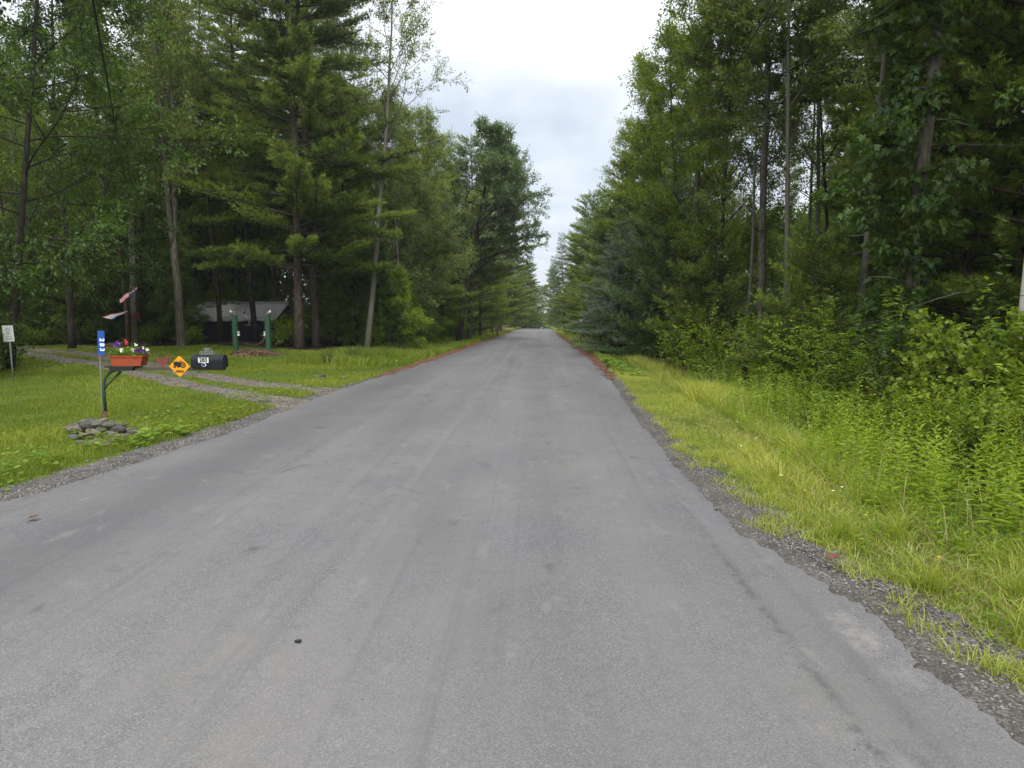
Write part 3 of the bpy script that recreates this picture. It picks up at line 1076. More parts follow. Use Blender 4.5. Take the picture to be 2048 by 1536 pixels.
def tree(kind, px, py, d, label, **kw):
    x, y = at(px, py, d)
    TAKEN.append((x, y))
    return plant(kind, x, y, label, **kw)


# --- trees of the left side one can point to
tree('maple_multi', 363, 690, 28.5, 'tall grey maple forking into three stems beside the green posts', rot=0.4)
tree('pine_big', 600, 690, 29.5, 'big white pine with spreading plates of needles left of the pale birch', rot=1.0, s=1.05)
tree('pine_big', 633, 690, 31, 'second big pine trunk just right of the largest left pine', rot=3.6, s=0.95)
tree('cherry', 733, 690, 31, 'pale grey birch with a bare crooked limb on the left road edge', rot=0.0)
tree('tall_c', 798, 640, 36, 'thin whitish aspen stem with a forked top behind the pale birch', rot=2.0, s=0.8)
tree('oak', 915, 686, 47, 'dark leaning oak overhanging the road from the left bank', rot=0.0, s=0.98)
tree('pine_mid', 845, 640, 46, 'bushy pine just behind the bank left of the leaning oak', rot=2.2, s=0.95)
tree('full_light', 838, 650, 40, 'light leafy tree between the pale birch and the leaning oak', rot=0.3, s=0.98)
tree('pine_wide', 938, 640, 52, 'pine with long low boughs reaching over the road behind the leaning oak', rot=4.4, s=1.02)
tree('full_light', 880, 600, 52, 'tall round-topped maple behind the leaning oak', rot=1.1, s=1.12)
tree('full_light', 775, 640, 37, 'grey green leafy tree filling the gap right of the pale birch', rot=2.2, s=0.95)
tree('tall_c', 1640, 400, 25, 'airy aspen with lacy leaves against the right hand sky gap', rot=1.2, s=1.0)
tree('tall_b', 1668, 400, 29, 'slim dark maple in the right hand sky gap', rot=0.2, s=1.0)
tree('tall_c', 1610, 400, 31, 'pale distant aspen just behind the slender whitish one', rot=3.0, s=1.0)
tree('pine_tall', 437, 600, 36, 'dark straight pine trunk right of the forked maple', rot=1.7, s=0.95)
tree('pine_tall', 508, 600, 34, 'dark leaning pine trunk in front of the low shed', rot=0.6, s=0.92, bark_mat='dark_bark')
tree('tall_b', 254, 640, 30, 'brown trunk standing close behind the utility pole', rot=0.8, bark_mat='rust_bark')
tree('lean_maple', 12, 690, 18, 'dark leaning maple at the left end of the lawn beside the notice sign', rot=0.0, s=1.0)
tree('full_dark', 130, 500, 27, 'broad dark maple at the back of the lawn left of the utility pole', rot=1.2, s=1.0)
tree('tall_a', 215, 500, 33, 'yellow green maple behind the broad dark maple', rot=2.5, s=1.0)
tree('pine_mid', 1002, 600, 84, 'distant pine beyond the far mailbox on the left', rot=1.1, s=1.0)
tree('pine_mid', 1030, 620, 116, 'distant dark pine at the left of the road crest', rot=2.3, s=1.0)
tree('pine_mid', 1052, 640, 136, 'pine closing the view at the road crest on the left', rot=3.3, s=0.9)

# --- trees of the right side one can point to
tree('pine_thin', 1536, 400, 21, 'tall grey pine with a bare trunk and dark tufted crown on the right', rot=0.5, s=1.0, bark_mat='maple_bark')
tree('tall_c', 1583, 400, 19, 'slender whitish aspen just right of the tall bare pine', rot=0.9, s=0.95)
tree('tall_c', 1498, 400, 22, 'thin pale aspen with broken side branch left of the tall bare pine', rot=2.9, s=0.72)
tree('tall_c', 1728, 450, 15.5, 'pale thick aspen trunk left of the leafy vine covered trunk', rot=3.7, s=0.95)
tree('pine_thin', 1822, 400, 13.4, 'tall dark trunk hung with broad leaves near the right edge', rot=2.0, s=1.12, bark_mat='maple_bark')
tree('pine_dark', 1955, 300, 17, 'dark pine in shade behind the birch at the right edge', rot=0.7, s=1.0)
tree('pine_dark', 2075, 300, 14.5, 'shaded dense pine cut by the right edge of the view', rot=2.7, s=0.95)
tree('pine_dark', 1880, 300, 21, 'dense dark pine behind the leafy trunk', rot=1.1, s=0.95)
tree('spruce', 1236, 640, 29.5, 'blue green spruce with drooping tiers at the right road edge', rot=0.0, s=0.70)
tree('pine_young', 1330, 600, 27.5, 'bluish young pine right of the tiered spruce', rot=1.9, s=0.95)
tree('pine_young', 1245, 500, 38, 'young pine leaning out over the spruce', rot=4.0, s=1.12)
tree('pine_bush', 1420, 600, 23, 'bushy young pine between the spruce and the tall bare pine', rot=0.2, s=1.0)
tree('pine_bush', 1640, 600, 15.5, 'low soft pine behind the shrubs below the pale aspens', rot=2.0, s=0.75)
tree('full', 1372, 400, 31, 'tall leafy maple at the front of the right hand trees', rot=1.0, s=1.02)
tree('tall_a', 1395, 300, 27, 'tall maple reaching the top of the picture on the right', rot=5.0, s=1.05)
tree('tall_b', 1300, 400, 40, 'slim maple with bright airy top behind the bluish pines', rot=2.0, s=1.0)
tree('tall_c', 1258, 400, 48, 'pale airy aspen crown over the young leaning pine', rot=1.3, s=0.92)
tree('tamarack', 1132, 600, 84, 'narrow larch standing above the far right road edge', rot=1.3, s=0.78)
tree('tamarack', 1118, 600, 108, 'sparse larch with bare side twigs near the road crest', rot=0.3, s=0.75)
tree('pine_mid', 1168, 600, 66, 'round pine on the right behind the spruce', rot=2.3, s=0.78)
tree('pine_mid', 1200, 600, 54, 'light green pine close behind the spruce on the right', rot=0.9, s=0.8)
tree('pine_mid', 1112, 620, 132, 'last pine on the right of the road crest', rot=0.4, s=0.8)

tree('pine_mid', 1290, 600, 36, 'full pine filling the gap behind the bluish pines', rot=1.9, s=0.8)
tree('pine_mid', 1215, 600, 47, 'yellowish green pine left of the young leaning pine', rot=5.1, s=0.66)
tree('full', 1445, 500, 26, 'leafy maple behind the bushy young pine', rot=2.9, s=0.92)
tree('full', 1335, 500, 44, 'broad maple crown rising behind the young leaning pine', rot=0.2, s=1.05)
tree('tamarack', 1150, 600, 73, 'feathery larch just left of the round pine', rot=2.1, s=0.72)
tree('pine_mid', 960, 640, 62, 'dense pine behind the overhanging boughs on the left', rot=3.1, s=0.95)
tree('full', 985, 640, 72, 'bright leafy tree above the far mailbox', rot=0.9, s=0.62)
tree('pine_mid', 1062, 640, 150, 'small looking pine where the road drops out of sight', rot=0.6, s=0.85)
tree('pine_mid', 1046, 640, 146, 'rounded pine left of the road where it drops out of sight', rot=1.6, s=0.95)
tree('pine_mid', 1076, 640, 172, 'farthest pine in the notch between the tree rows', rot=2.6, s=0.8)

# birch at the right edge of the picture
bx, by = at(2054, 600, 10.6)
TAKEN.append((bx, by))
K['birch'] = broadleaf(41, 14, 0.075, 7, 2.2, 14, 5, 4, 26, 0.08, ang=(30, 55), leafmat='maple', barkmat='birch_bark')
NAMES['birch'] = 'birch_tree'
plant('birch', bx, by, 'white birch trunk with black marks at the right edge of the view', rot=0.0)


# --- fill trees: the woods behind the front row
rs = random.Random(5)


def fill(n, area, kinds, label, group, rmin, smin=0.85, smax=1.1, ok=None):
    k = tries = 0
    while k < n and tries < n * 60:
        tries += 1
        x, y = area(rs)
        if not free(x, y, rmin) or (ok and not ok(x, y)):
            continue
        TAKEN.append((x, y))
        kd = rs.choice(kinds)
        plant(kd, x, y, label[NAMES[kd]] if isinstance(label, dict) else label, group=group, rot=rs.uniform(0, 6.28), s=rs.uniform(smin, smax))
        k += 1


for (x, y, kd, lb) in ((-15.5, 10.5, 'full_dark', 'unseen dark maple added to shade the left side of the lawn'), (-16.5, 5.0, 'full_dark', 'unseen shade maple added beside the viewer on the far left'),
                       (-20.0, 14.5, 'full_dark', 'unseen shade maple added behind the dense bush at the left edge'), (10.0, 6.5, 'full_dark', 'unseen shade maple added above the weeds outside the right edge'),
                       (10.5, 1.5, 'pine_dark', 'unseen shade pine added beside the viewer outside the right edge')):
    TAKEN.append((x, y))  # out-of-view trees, added to shade the lawn and the road
    plant(kd, x, y, lb, rot=x, s=1.0)


rl = random.Random(21)
for k in range(16):
    y = rl.uniform(1, 46)
    x = -max(21.0, y * 0.80 + 3) - rl.uniform(0, 9)
    if free(x, y, 2.6):
        TAKEN.append((x, y))
        plant(rl.choice(['full_dark', 'tall_a', 'full', 'pine_dark']), x, y, 'tree of the woods closing the lawn on the far left', group='trees left of the lawn', rot=rl.uniform(0, 6.28), s=rl.uniform(.85, 1.05))


def open_oak(x, y):
    """nothing grows in front of the leaning oak's trunk"""
    u = 1075 + F * x / y
    return not (880 < u < 965 and y < 48)


def clear(x, y):
    """keeps the view to the shed and the green posts open, as in the photograph"""
    u = 1075 + F * x / y
    return not (372 < u < 562 and y < 39.5)


def lab(where):
    return {'maple_tree': f'slim maple among the trees {where}', 'aspen_tree': f'pale aspen among the trees {where}',
            'pine_tree': f'straight pine among the trees {where}'}


fill(46, lambda r: (lambda y: (-y * r.uniform(0.24, 0.80), y))(r.uniform(32, 54)), ['tall_a', 'tall_b', 'tall_b', 'tall_c', 'pine_tall', 'pine_tall', 'full'],
     lab('deep in the left woods behind the lawn'), 'trees deep in the left woods', 2.2, ok=clear)
fill(40, lambda r: (lambda y: (float(eL(y)) - 3.6 - r.uniform(0, 9), y))(r.uniform(50, 138)), ['tall_a', 'full_light', 'pine_mid', 'full', 'full_light', 'pine_big'],
     lab('along the left bank of the road'), 'trees along the left bank', 2.6, 0.7, 0.95, ok=open_oak)
fill(34, lambda r: (lambda y: (y * r.uniform(0.30, 0.80) + 3.5, y))(r.uniform(14, 40)), ['tall_a', 'tall_b', 'tall_b', 'tall_c', 'tall_c', 'pine_tall', 'pine_tall'],
     lab('deep in the right woods behind the shrubs'), 'trees deep in the right woods', 2.1, ok=lambda x, y: x > 8.2)
fill(40, lambda r: (lambda y: (float(eR(y)) + 3.8 + r.uniform(0, 9), y))(r.uniform(38, 138)), ['tall_a', 'full_light', 'pine_mid', 'pine_mid', 'full', 'tall_c'],
     lab('along the right bank of the road'), 'trees along the right bank', 2.5, 0.6, 0.85)
fill(24, lambda r: (r.uniform(-30, 26), r.uniform(150, 190)), ['pine_mid', 'pine_mid', 'full'],
     lab('beyond the crest of the road'), 'trees beyond the road crest', 2.6, 0.8, 1.0, ok=lambda x, y: x < 0.5 or x > 7)

# --- saplings and bushes in front of the trunks
SAP = 'leafy sapling in the understorey at the edge of the left woods'
fill(64, lambda r: (lambda y: (float(eL(y)) - r.uniform(3.7, 7.0), y))(r.uniform(30.5, 80)), ['sapling_a', 'sapling_b', 'sapling_a'], SAP, 'saplings along the left woods', 0.95, 0.55, 1.05, ok=open_oak)
fill(30, lambda r: (lambda y: (float(eL(y)) - r.uniform(3.0, 4.4), y))(r.uniform(30.5, 75)), ['sapling_c'], 'bright green sapling at the very front of the left bank', 'bright saplings of the left bank', 0.8, 0.5, 1.0, ok=open_oak)
fill(30, lambda r: (lambda y: (-y * r.uniform(0.36, 0.82), y))(r.uniform(31, 40)), ['sapling_a', 'sapling_b'],
     'leafy sapling among the dark trunks behind the lawn', 'saplings behind the lawn', 1.2, 0.6, 1.0, ok=clear)
fill(26, lambda r: (lambda y: (y * r.uniform(0.25, 0.75) + 4.0, y))(r.uniform(13, 32)), ['sapling_a', 'sapling_b', 'sapling_b'],
     'leafy sapling in the understorey of the right woods', 'saplings in the right woods', 1.2, 0.6, 1.0, ok=lambda x, y: x > 7.2)


# --- shrubs of the right-hand bank, each placed where it shows
SHR = [
    ('shrub_f', 1745, 640, 12.6, 'arching bright green shrub with long leaflets in front of the vine covered trunk', 1.05),
    ('shrub_y', 1920, 760, 10.2, 'yellow green bush with round leaves near the right edge', 1.0),
    ('shrub_y', 2010, 720, 9.6, 'taller yellowish bush close to the white birch', 1.15),
    ('shrub_c', 1850, 680, 11.6, 'dark shrub with broad leaves under the leafy trunk', 0.95),
    ('shrub_c', 1975, 640, 11.2, 'round leaved shrub left of the white birch', 1.15),
    ('shrub_a', 1650, 720, 14.0, 'mid green bush below the pale aspen trunk', 1.0),
    ('shrub_b', 1585, 720, 15.5, 'light green feathery bush below the tall bare pine', 1.15),
    ('shrub_l', 1520, 730, 16.5, 'greyish green low bush left of the feathery bush', 1.3),
    ('shrub_a', 1465, 700, 19.0, 'bright bush standing beside the bushy young pine', 1.2),
    ('shrub_c', 1345, 640, 26.0, 'leafy dark bush right of the tiered spruce', 1.5),
    ('shrub_a', 1400, 690, 21.5, 'green bush at the foot of the bushy young pine', 1.1),
    ('shrub_b', 1700, 800, 12.2, 'low spreading bush at the edge of the tall weeds', 0.8),
    ('shrub_l', 1800, 800, 11.0, 'small grey green bush among the tall weeds', 0.85),
    ('shrub_a', 2085, 760, 9.6, 'leafy bush at the very right edge below the birch', 1.1),
    ('shrub_b', 1430, 740, 18.6, 'small bush at the front of the flowering verge', 0.75),
    ('shrub_y', 1985, 860, 7.9, 'low yellow green bush in the tall weeds by the right edge', 0.72),
    ('shrub_y', 1880, 830, 9.0, 'small yellowish bush half sunk in the tall weeds', 0.62),
    ('shrub_c', 1930, 900, 7.6, 'small dark leaved bush low among the bright weeds', 0.45),
    ('shrub_b', 1640, 850, 10.4, 'feathery low bush at the border of grass and weeds', 0.55),
    ('shrub_l', 1560, 800, 13.0, 'pale low bush at the border of the flowering verge', 0.65),
    ('shrub_a', 1760, 850, 9.6, 'little bright bush among the weeds below the arching shrub', 0.55),
    ('shrub_l', 1290, 690, 27.5, 'little grey green bush at the foot of the spruce', 0.7),
]
for kd, px, py, d, lb, s in SHR:
    x, y = at(px, py, d)
    plant(kd, x, y, lb, s=s)
rs = random.Random(9)
fill(26, lambda r: (lambda y: (float(eR(y)) + r.uniform(5.0, 8.5), y))(r.uniform(10, 32)), ['shrub_a', 'shrub_c', 'shrub_f', 'shrub_b'],
     'green shrub in the thicket behind the front row of the right bank', 'shrubs in the right thicket', 1.0, 0.75, 1.1)
fill(22, lambda r: (lambda y: (float(eR(y)) + r.uniform(3.4, 5.5), y))(r.uniform(30, 110)), ['shrub_a', 'shrub_c', 'shrub_b', 'shrub_l'],
     'shrub along the far part of the right bank', 'shrubs far along the right bank', 1.2, 0.6, 1.0)
fill(22, lambda r: (lambda y: (float(eL(y)) - r.uniform(3.2, 5.0), y))(r.uniform(33, 120)), ['shrub_a', 'shrub_c', 'shrub_l', 'shrub_c'],
     'shrub along the foot of the left bank trees', 'shrubs along the left bank', 1.2, 0.5, 0.9, ok=open_oak)
fill(16, lambda r: (lambda y: (-y * r.uniform(0.34, 0.84), y))(r.uniform(30.5, 34)), ['shrub_c', 'shrub_c', 'shrub_a'],
     'dark shrub at the back edge of the lawn', 'shrubs at the back of the lawn', 1.0, 0.5, 0.8, ok=lambda x, y: clear(x, y))
x, y = at(-8, 700, 17.6)
plant('shrub_c', x, y, 'dark dense bush behind the white notice sign', s=0.95)
x, y = at(-75, 690, 16.0)
plant('shrub_c', x, y, 'dark dense bush cut off by the left edge of the view', s=1.0)
for px, py, d, lb in ((655, 745, 22.5, 'small patch of leafy scrub on the left verge beyond the driveway'), (705, 735, 25.0, 'low scrub at the left road edge just past the driveway')):
    x, y = at(px, py, d)
    plant('shrub_l', x, y, lb, s=0.42)

# vine with broad leaves on the massive trunk
vx, vy = at(1822, 400, 13.4)
rng = np.random.default_rng(77)
lf = MB()
st = MB()
PL, DL, TL = [], [], []
for k in range(230):
    z = rng.uniform(0.9, 9.8)
    az = rng.uniform(0, 6.28) if rng.uniform() < 0.4 else rng.uniform(2.6, 5.2)
    L = rng.uniform(0.35, 1.45) * (0.6 + 0.4 * math.sin(z * 1.7 + 1))
    b = grow((0.25 * math.cos(az), 0.25 * math.sin(az), z), (math.cos(az), math.sin(az), 0.25), L, 4, 0.15, -0.05, rng)
    st.tube(b, np.linspace(0.012, 0.004, 5), 4, cap=False)
    n = int(34 * L) + 6
    pp, dp = sample(b, rng.uniform(0.1, 1.05, n))
    PL.append(pp + rnd_dir(n, rng) * 0.12)
    DL.append(unit(dp * 0.6 + rnd_dir(n, rng) * 0.6 + np.array([0, 0, -0.4])))
    TL.append(np.clip(rng.uniform(0.1, 0.8) + rng.normal(0, 0.12, n), 0, 1))
PL = np.concatenate(PL)
add_leaves(lf, PL, np.concatenate(DL), rng.uniform(0.09, 0.17, len(PL)), rng, up=0.6, tint=np.concatenate(TL), kind='lobed')
t = thing('vine', 'broad leaved green vine climbing the tall dark trunk', 'vine', on_ground(vx, vy))
link('leaves', lf.mesh('leaves', M['dark_leaf']), t)
link('stem', st.mesh('stems', M['dark_bark'], True), t)


# ------------------------------------------------------------------ woods far behind: one mass on either side
def woods(name, label, pts, h0, h1, seed, mat, leaf=0.34, per=520):
    rng = np.random.default_rng(seed)
    mb = MB()
    for (x, y) in pts:
        zb = float(H(x, y))
        h = rng.uniform(h0, h1)
        r = rng.uniform(2.0, 3.2)
        n = per
        u = rng.uniform(0, 1, n) ** 0.8
        z = zb + 0.3 + u * h
        rad = r * np.sqrt(rng.uniform(0.05, 1, n)) * (1.05 - 0.75 * u ** 2)
        a = rng.uniform(0, 6.28, n)
        c = np.stack([x + rad * np.cos(a), y + rad * np.sin(a), z], -1)
        ct = np.clip(rng.uniform(0.15, 0.7) + 0.2 * np.sin(z * 1.3 + a) + rng.normal(0, 0.12, n), 0, 1)
        c = np.repeat(c, 4, 0) + rng.normal(0, 0.28, (n * 4, 3))
        add_leaves(mb, c, rnd_dir(n * 4, rng), leaf * rng.uniform(0.6, 1.1, n * 4), rng, 0.6, 0.6, tint=np.repeat(ct, 4), kind='diamond')
    o = link(name, mb.mesh(name, mat))
    return tag(o, kind='stuff')


r2 = random.Random(3)
ptsL = [(-y * f, y) for y, f in [(r2.uniform(55, 76), r2.uniform(0.16, 0.95)) for _ in range(60)]]
ptsL += [(-y * f, y) for y, f in [(r2.uniform(46, 54), r2.uniform(0.34, 0.62)) for _ in range(22)]]
ptsL += [(-r2.uniform(42, 58), r2.uniform(-8, 50)) for _ in range(36)]
woods('forest', None, [p for p in ptsL if p[0] < -14], 8, 13, 51, M['dark_leaf'])
ptsR0 = [(r2.uniform(24, 34), r2.uniform(-8, 34)) for _ in range(26)]
ptsR = ptsR0 + [(y * f + 5, y) for y, f in [(r2.uniform(36, 64), r2.uniform(0.30, 0.95)) for _ in range(64)]] + [(y * f, y) for y, f in [(r2.uniform(44, 75), r2.uniform(0.27, 0.6)) for _ in range(44)]]
woods('forest', None, [p for p in ptsR if p[0] > 17], 6, 11, 52, M['dark_leaf'])
ptsF = [(x, r2.uniform(178, 215)) for x in np.linspace(-60, 60, 34)]
woods('forest', None, ptsF, 10, 15, 53, M['dark_leaf'], 0.5, 420)


# ------------------------------------------------------------------ grass, weeds and flowers
def blades(mb, x, y, z, h, w, rng, lean=0.35, tint=None, droop=0.25):
    n = len(x)
    Pn = np.stack([x, y, z], -1)
    az = rng.uniform(0, 6.28, n)
    D = np.stack([np.cos(az), np.sin(az), np.zeros(n)], -1)
    fa = rng.uniform(0, 6.28, n)
    S = np.stack([np.cos(fa), np.sin(fa), np.zeros(n)], -1) * (w * 0.5)[:, None]
    ln = (lean * rng.uniform(0.2, 1.6, n) * h)[:, None]
    up = np.array([0, 0, 1.0]) * h[:, None]
    m = Pn + D * ln * 0.35 + up * 0.55
    tip = Pn + D * ln * 1.2 + up * (1 - droop * rng.uniform(0, 1, n)[:, None])
    V = np.stack([Pn - S, Pn + S, m + S * 0.75, m - S * 0.75, tip], 1)
    i = np.arange(n)[:, None] * 5
    tint = rng.uniform(0, 1, n) if tint is None else tint
    mb.add(V.reshape(-1, 3), i + np.array([[0, 1, 2, 3]]), i + np.array([[3, 2, 4]]), tint=tint)


def field(x, y, s=1.0):
    """smooth patchiness of the turf, 0..1"""
    return 0.5 + 0.25 * (np.sin(x * 1.7 * s + 2 * np.sin(y * 0.6 * s)) + np.sin(y * 1.1 * s + 1.7 * np.sin(x * 0.9 * s + 1)))


def scatter(n, xa, xb, ya, yb, rng, power=1.0):
    y = ya + (yb - ya) * rng.uniform(0, 1, n) ** power
    x = rng.uniform(0, 1, n)
    return x, y


rng = np.random.default_rng(101)
gr, lw, dry = MB(), MB(), MB()


def right_band(n, s0, s1, ya, yb, hh, ww, tint, jitter=0.15, power=1.0, dry_share=0.0, lean=0.4, thin_edge=True):
    y = ya + (yb - ya) * rng.uniform(0, 1, n) ** power
    s = rng.uniform(s0, s1, n)
    if thin_edge:
        edge = 0.28 + 0.45 * np.exp(-((y - 6.6) / 2.2) ** 2) + 0.58 * np.exp(-((y - 2.7) / 1.1) ** 2) + wob(y, 0.05, 77)
        edge = edge * smooth(34, 14, y) + 0.30 * smooth(14, 34, y)
        keep = s > edge + rng.exponential(0.06, n) - 0.05
        s, y = s[keep], y[keep]
    x = eR(y) + s
    z = H(x, y) - 0.01
    n = len(x)
    fld = field(x, y)
    h = hh * rng.uniform(0.5, 1.25, n) * (0.65 + 0.7 * fld)
    t = np.clip(tint + 0.5 * (fld - 0.5) + 0.35 * (field(x * 2.7 + 1, y * 2.9) - 0.5) + rng.normal(0, jitter, n), 0, 1)
    isd = rng.uniform(0, 1, n) < dry_share * (1.6 - fld)
    blades(gr, x[~isd], y[~isd], z[~isd], h[~isd], np.full((~isd).sum(), ww), rng, lean, t[~isd])
    if isd.any():
        blades(dry, x[isd], y[isd], z[isd], h[isd] * 0.9, np.full(isd.sum(), ww), rng, lean * 1.5, rng.uniform(0, 1, isd.sum()))


# mown strip, fringe of longer grass, tall meadow grass
right_band(76000, 0.15, 2.0, 0.3, 9, 0.075, 0.006, 0.55, dry_share=0.26, power=0.9)
right_band(52000, 0.15, 1.7, 8, 22, 0.085, 0.010, 0.60, dry_share=0.12, power=0.9)
right_band(20000, 0.9, 2.2, 0.3, 12, 0.17, 0.008, 0.62, dry_share=0.22, lean=0.6)
right_band(38000, 1.5, 3.2, 0.3, 15, 0.34, 0.009, 0.55, dry_share=0.06, lean=0.55, power=0.85)
right_band(26000, 3.0, 5.6, 0.3, 16, 0.30, 0.010, 0.42, dry_share=0.04, lean=0.5, power=0.85)
right_band(36000, 1.3, 5.2, 13, 30, 0.30, 0.016, 0.58, dry_share=0.07, lean=0.5)
right_band(30000, 0.1, 5.0, 26, 70, 0.26, 0.030, 0.55, dry_share=0.05)
right_band(16000, 0.1, 4.6, 66, 150, 0.30, 0.070, 0.60, dry_share=0.10)


PILE = G(203, 873)


def left_band(n, x0, x1, ya, yb, hh, ww, tint, ok, jitter=0.13, power=1.0, mb=None):
    y = ya + (yb - ya) * rng.uniform(0, 1, n) ** power
    x = rng.uniform(x0, x1, n)
    sl = eL(y) - x
    edge = 0.48 * smooth(17, 6, y) + 0.22 + wob(y, 0.04, 78)
    near = (dist_poly(x, y, TR1) < 0.40 + 0.06 * np.sin(x * 5)) | (dist_poly(x, y, TR2) < 0.36 + 0.06 * np.sin(x * 4))
    pile = ((x - PILE.x) / 0.56) ** 2 + ((y - PILE.y) / 0.42) ** 2 < 1 + 0.3 * np.sin(x * 9 + y * 7)
    keep = (sl > edge + rng.exponential(0.05, n) - 0.04) & ~near & ~pile & ok(x, y, sl)
    x, y = x[keep], y[keep]
    n = len(x)
    fld = field(x, y, 0.8)
    h = hh * rng.uniform(0.5, 1.3, n) * (0.7 + 0.6 * fld)
    t = np.clip(tint + 0.55 * (fld - 0.5) + 0.25 * (field(x * 3.1, y * 3.3) - 0.5) + rng.normal(0, jitter, n), 0, 1)
    bald = (field(x * 1.9 + 3, y * 2.1) < 0.10) & (rng.uniform(0, 1, n) < 0.7)
    x, y, h, t = x[~bald], y[~bald], h[~bald], t[~bald]
    n = len(x)
    blades(mb or lw, x, y, H(x, y) - 0.01, h, np.full(n, ww), rng, 0.5, t)


onlawn = lambda x, y, sl: woodness(x, y) < 0.5
left_band(100000, -9.5, -4.2, 2.5, 13, 0.055, 0.008, 0.50, onlawn, power=0.9)
left_band(60000, -16, -4.0, 9, 22, 0.06, 0.016, 0.50, onlawn)
left_band(70000, -30, -4.0, 20, 33, 0.08, 0.028, 0.52, onlawn)
left_band(20000, -5.6, -4.3, 4.0, 16, 0.11, 0.008, 0.72, onlawn)
left_band(9000, -7.2, -5.0, 5.0, 12, 0.13, 0.007, 0.62, lambda x, y, sl: field(x * 2, y * 2) > 0.62)
left_band(24000, -8.2, -3.7, 22, 60, 0.26, 0.028, 0.42, lambda x, y, sl: sl < 4.4)
left_band(16000, -8.0, -3.0, 56, 150, 0.30, 0.070, 0.60, lambda x, y, sl: sl < 4.4)
y = rng.uniform(85, 140, 7000)
x = eL(y) - rng.uniform(0.6, 4.5, 7000)
blades(dry, x, y, H(x, y), rng.uniform(0.3, 0.8, 7000), np.full(7000, 0.06), rng, 0.3)
n = 500                                               # last year's dry stalks standing in the weeds
y = 4.0 + 22 * rng.uniform(0, 1, n) ** 1.3
x = eR(y) + rng.uniform(1.6, 5.4, n)
blades(dry, x, y, H(x, y), rng.uniform(0.5, 1.05, n), np.full(n, 0.007), rng, 0.25)
# tufts creeping over the dirt at the right edge
for _ in range(110):
    ty = rng.uniform(2.7, 9.5)
    tx = float(eR(ty)) + rng.uniform(0.18, 0.75)
    n = int(rng.uniform(20, 70))
    x = tx + rng.normal(0, 0.06, n)
    y = ty + rng.normal(0, 0.06, n)
    blades(gr, x, y, H(x, y) + 0.0, rng.uniform(0.03, 0.12, n), np.full(n, 0.006), rng, 0.9, np.clip(rng.normal(0.6, 0.15, n), 0, 1))
# long tussocks by the near right corner
for tx, ty in ((2.62, 3.6), (2.95, 4.2), (2.45, 4.3), (3.2, 3.7), (2.3, 5.2), (2.75, 5.3), (3.05, 6.3)):
    n = 160
    x = tx + rng.normal(0, 0.05, n)
    y = ty + rng.normal(0, 0.05, n)
    blades(gr, x, y, H(x, y), rng.uniform(0.12, 0.36, n), np.full(n, 0.006), rng, 0.8, np.clip(rng.normal(0.45, 0.15, n), 0, 1))
tag(link('grass', gr.mesh('verge grass', M['grass'])), kind='stuff')
tag(link('grass', lw.mesh('lawn grass', M['lawn'])), kind='stuff')
tag(link('dry_grass', dry.mesh('dry grass', M['straw'])), kind='stuff')

# tall leafy weeds (goldenrod and the like) between the grass and the shrubs
rng = np.random.default_rng(102)
hb = MB()


def weed_stems(n, s0, s1, ya, yb, h0, h1, leaf, nl, tintc, clump=0.9):
    k = 0
    while k < n:
        cy = rng.uniform(ya, yb)
        cx = float(eR(cy)) + rng.uniform(s0, s1)
        m = int(rng.uniform(4, 14))
        ct = np.clip(tintc + rng.normal(0, 0.24), 0, 1)
        hh = rng.uniform(h0, h1)
        asp, lfs = rng.uniform(0.12, 0.40), leaf * rng.uniform(0.7, 1.25)
        for _ in range(m):
            x = cx + rng.normal(0, 0.22)
            y = cy + rng.normal(0, 0.22)
            h = hh * rng.uniform(0.75, 1.15)
            az = rng.uniform(0, 6.28)
            z0 = float(H(x, y)) - 0.03
            st = grow((x, y, z0), (0.12 * math.cos(az), 0.12 * math.sin(az), 1), h, 5, 0.05, 0, rng)
            hb.tube(st, np.linspace(0.004, 0.002, 6), 3, cap=False, tint=0.25)
            nn = int(nl * h)
            t = np.linspace(0.12, 1.0, nn)
            pp, dp = sample(st, t)
            a = np.arange(nn) * 2.4 + rng.uniform(0, 6.28)
            up = 0.25 + 1.1 * t ** 3
            D = np.stack([np.cos(a), np.sin(a), up], -1)
            add_leaves(hb, pp, D, lfs * (1.1 - 0.55 * t ** 2) * rng.uniform(0.75, 1.2, nn), rng, asp, 0.85, 0.1, 0.45,
                       np.clip(ct + 0.30 * (t - 0.5) + rng.normal(0, 0.08, nn), 0, 1), 'leaf')
        k += m


weed_stems(300, 1.2, 2.4, 4.6, 15, 0.18, 0.42, 0.07, 44, 0.62)
weed_stems(900, 1.9, 4.6, 4.4, 9, 0.40, 0.85, 0.095, 42, 0.62)
weed_stems(500, 3.2, 5.4, 5.0, 9.5, 0.7, 1.1, 0.11, 44, 0.42)
weed_stems(1300, 2.2, 5.8, 8, 17, 0.40, 0.95, 0.10, 34, 0.60)
weed_stems(700, 2.8, 6.0, 16, 34, 0.4, 0.8, 0.12, 24, 0.42)
tag(link('undergrowth', hb.mesh('undergrowth', M['herb'])), kind='stuff')

# low broad-leaved weeds at both edges
rng = np.random.default_rng(103)
wd = MB()


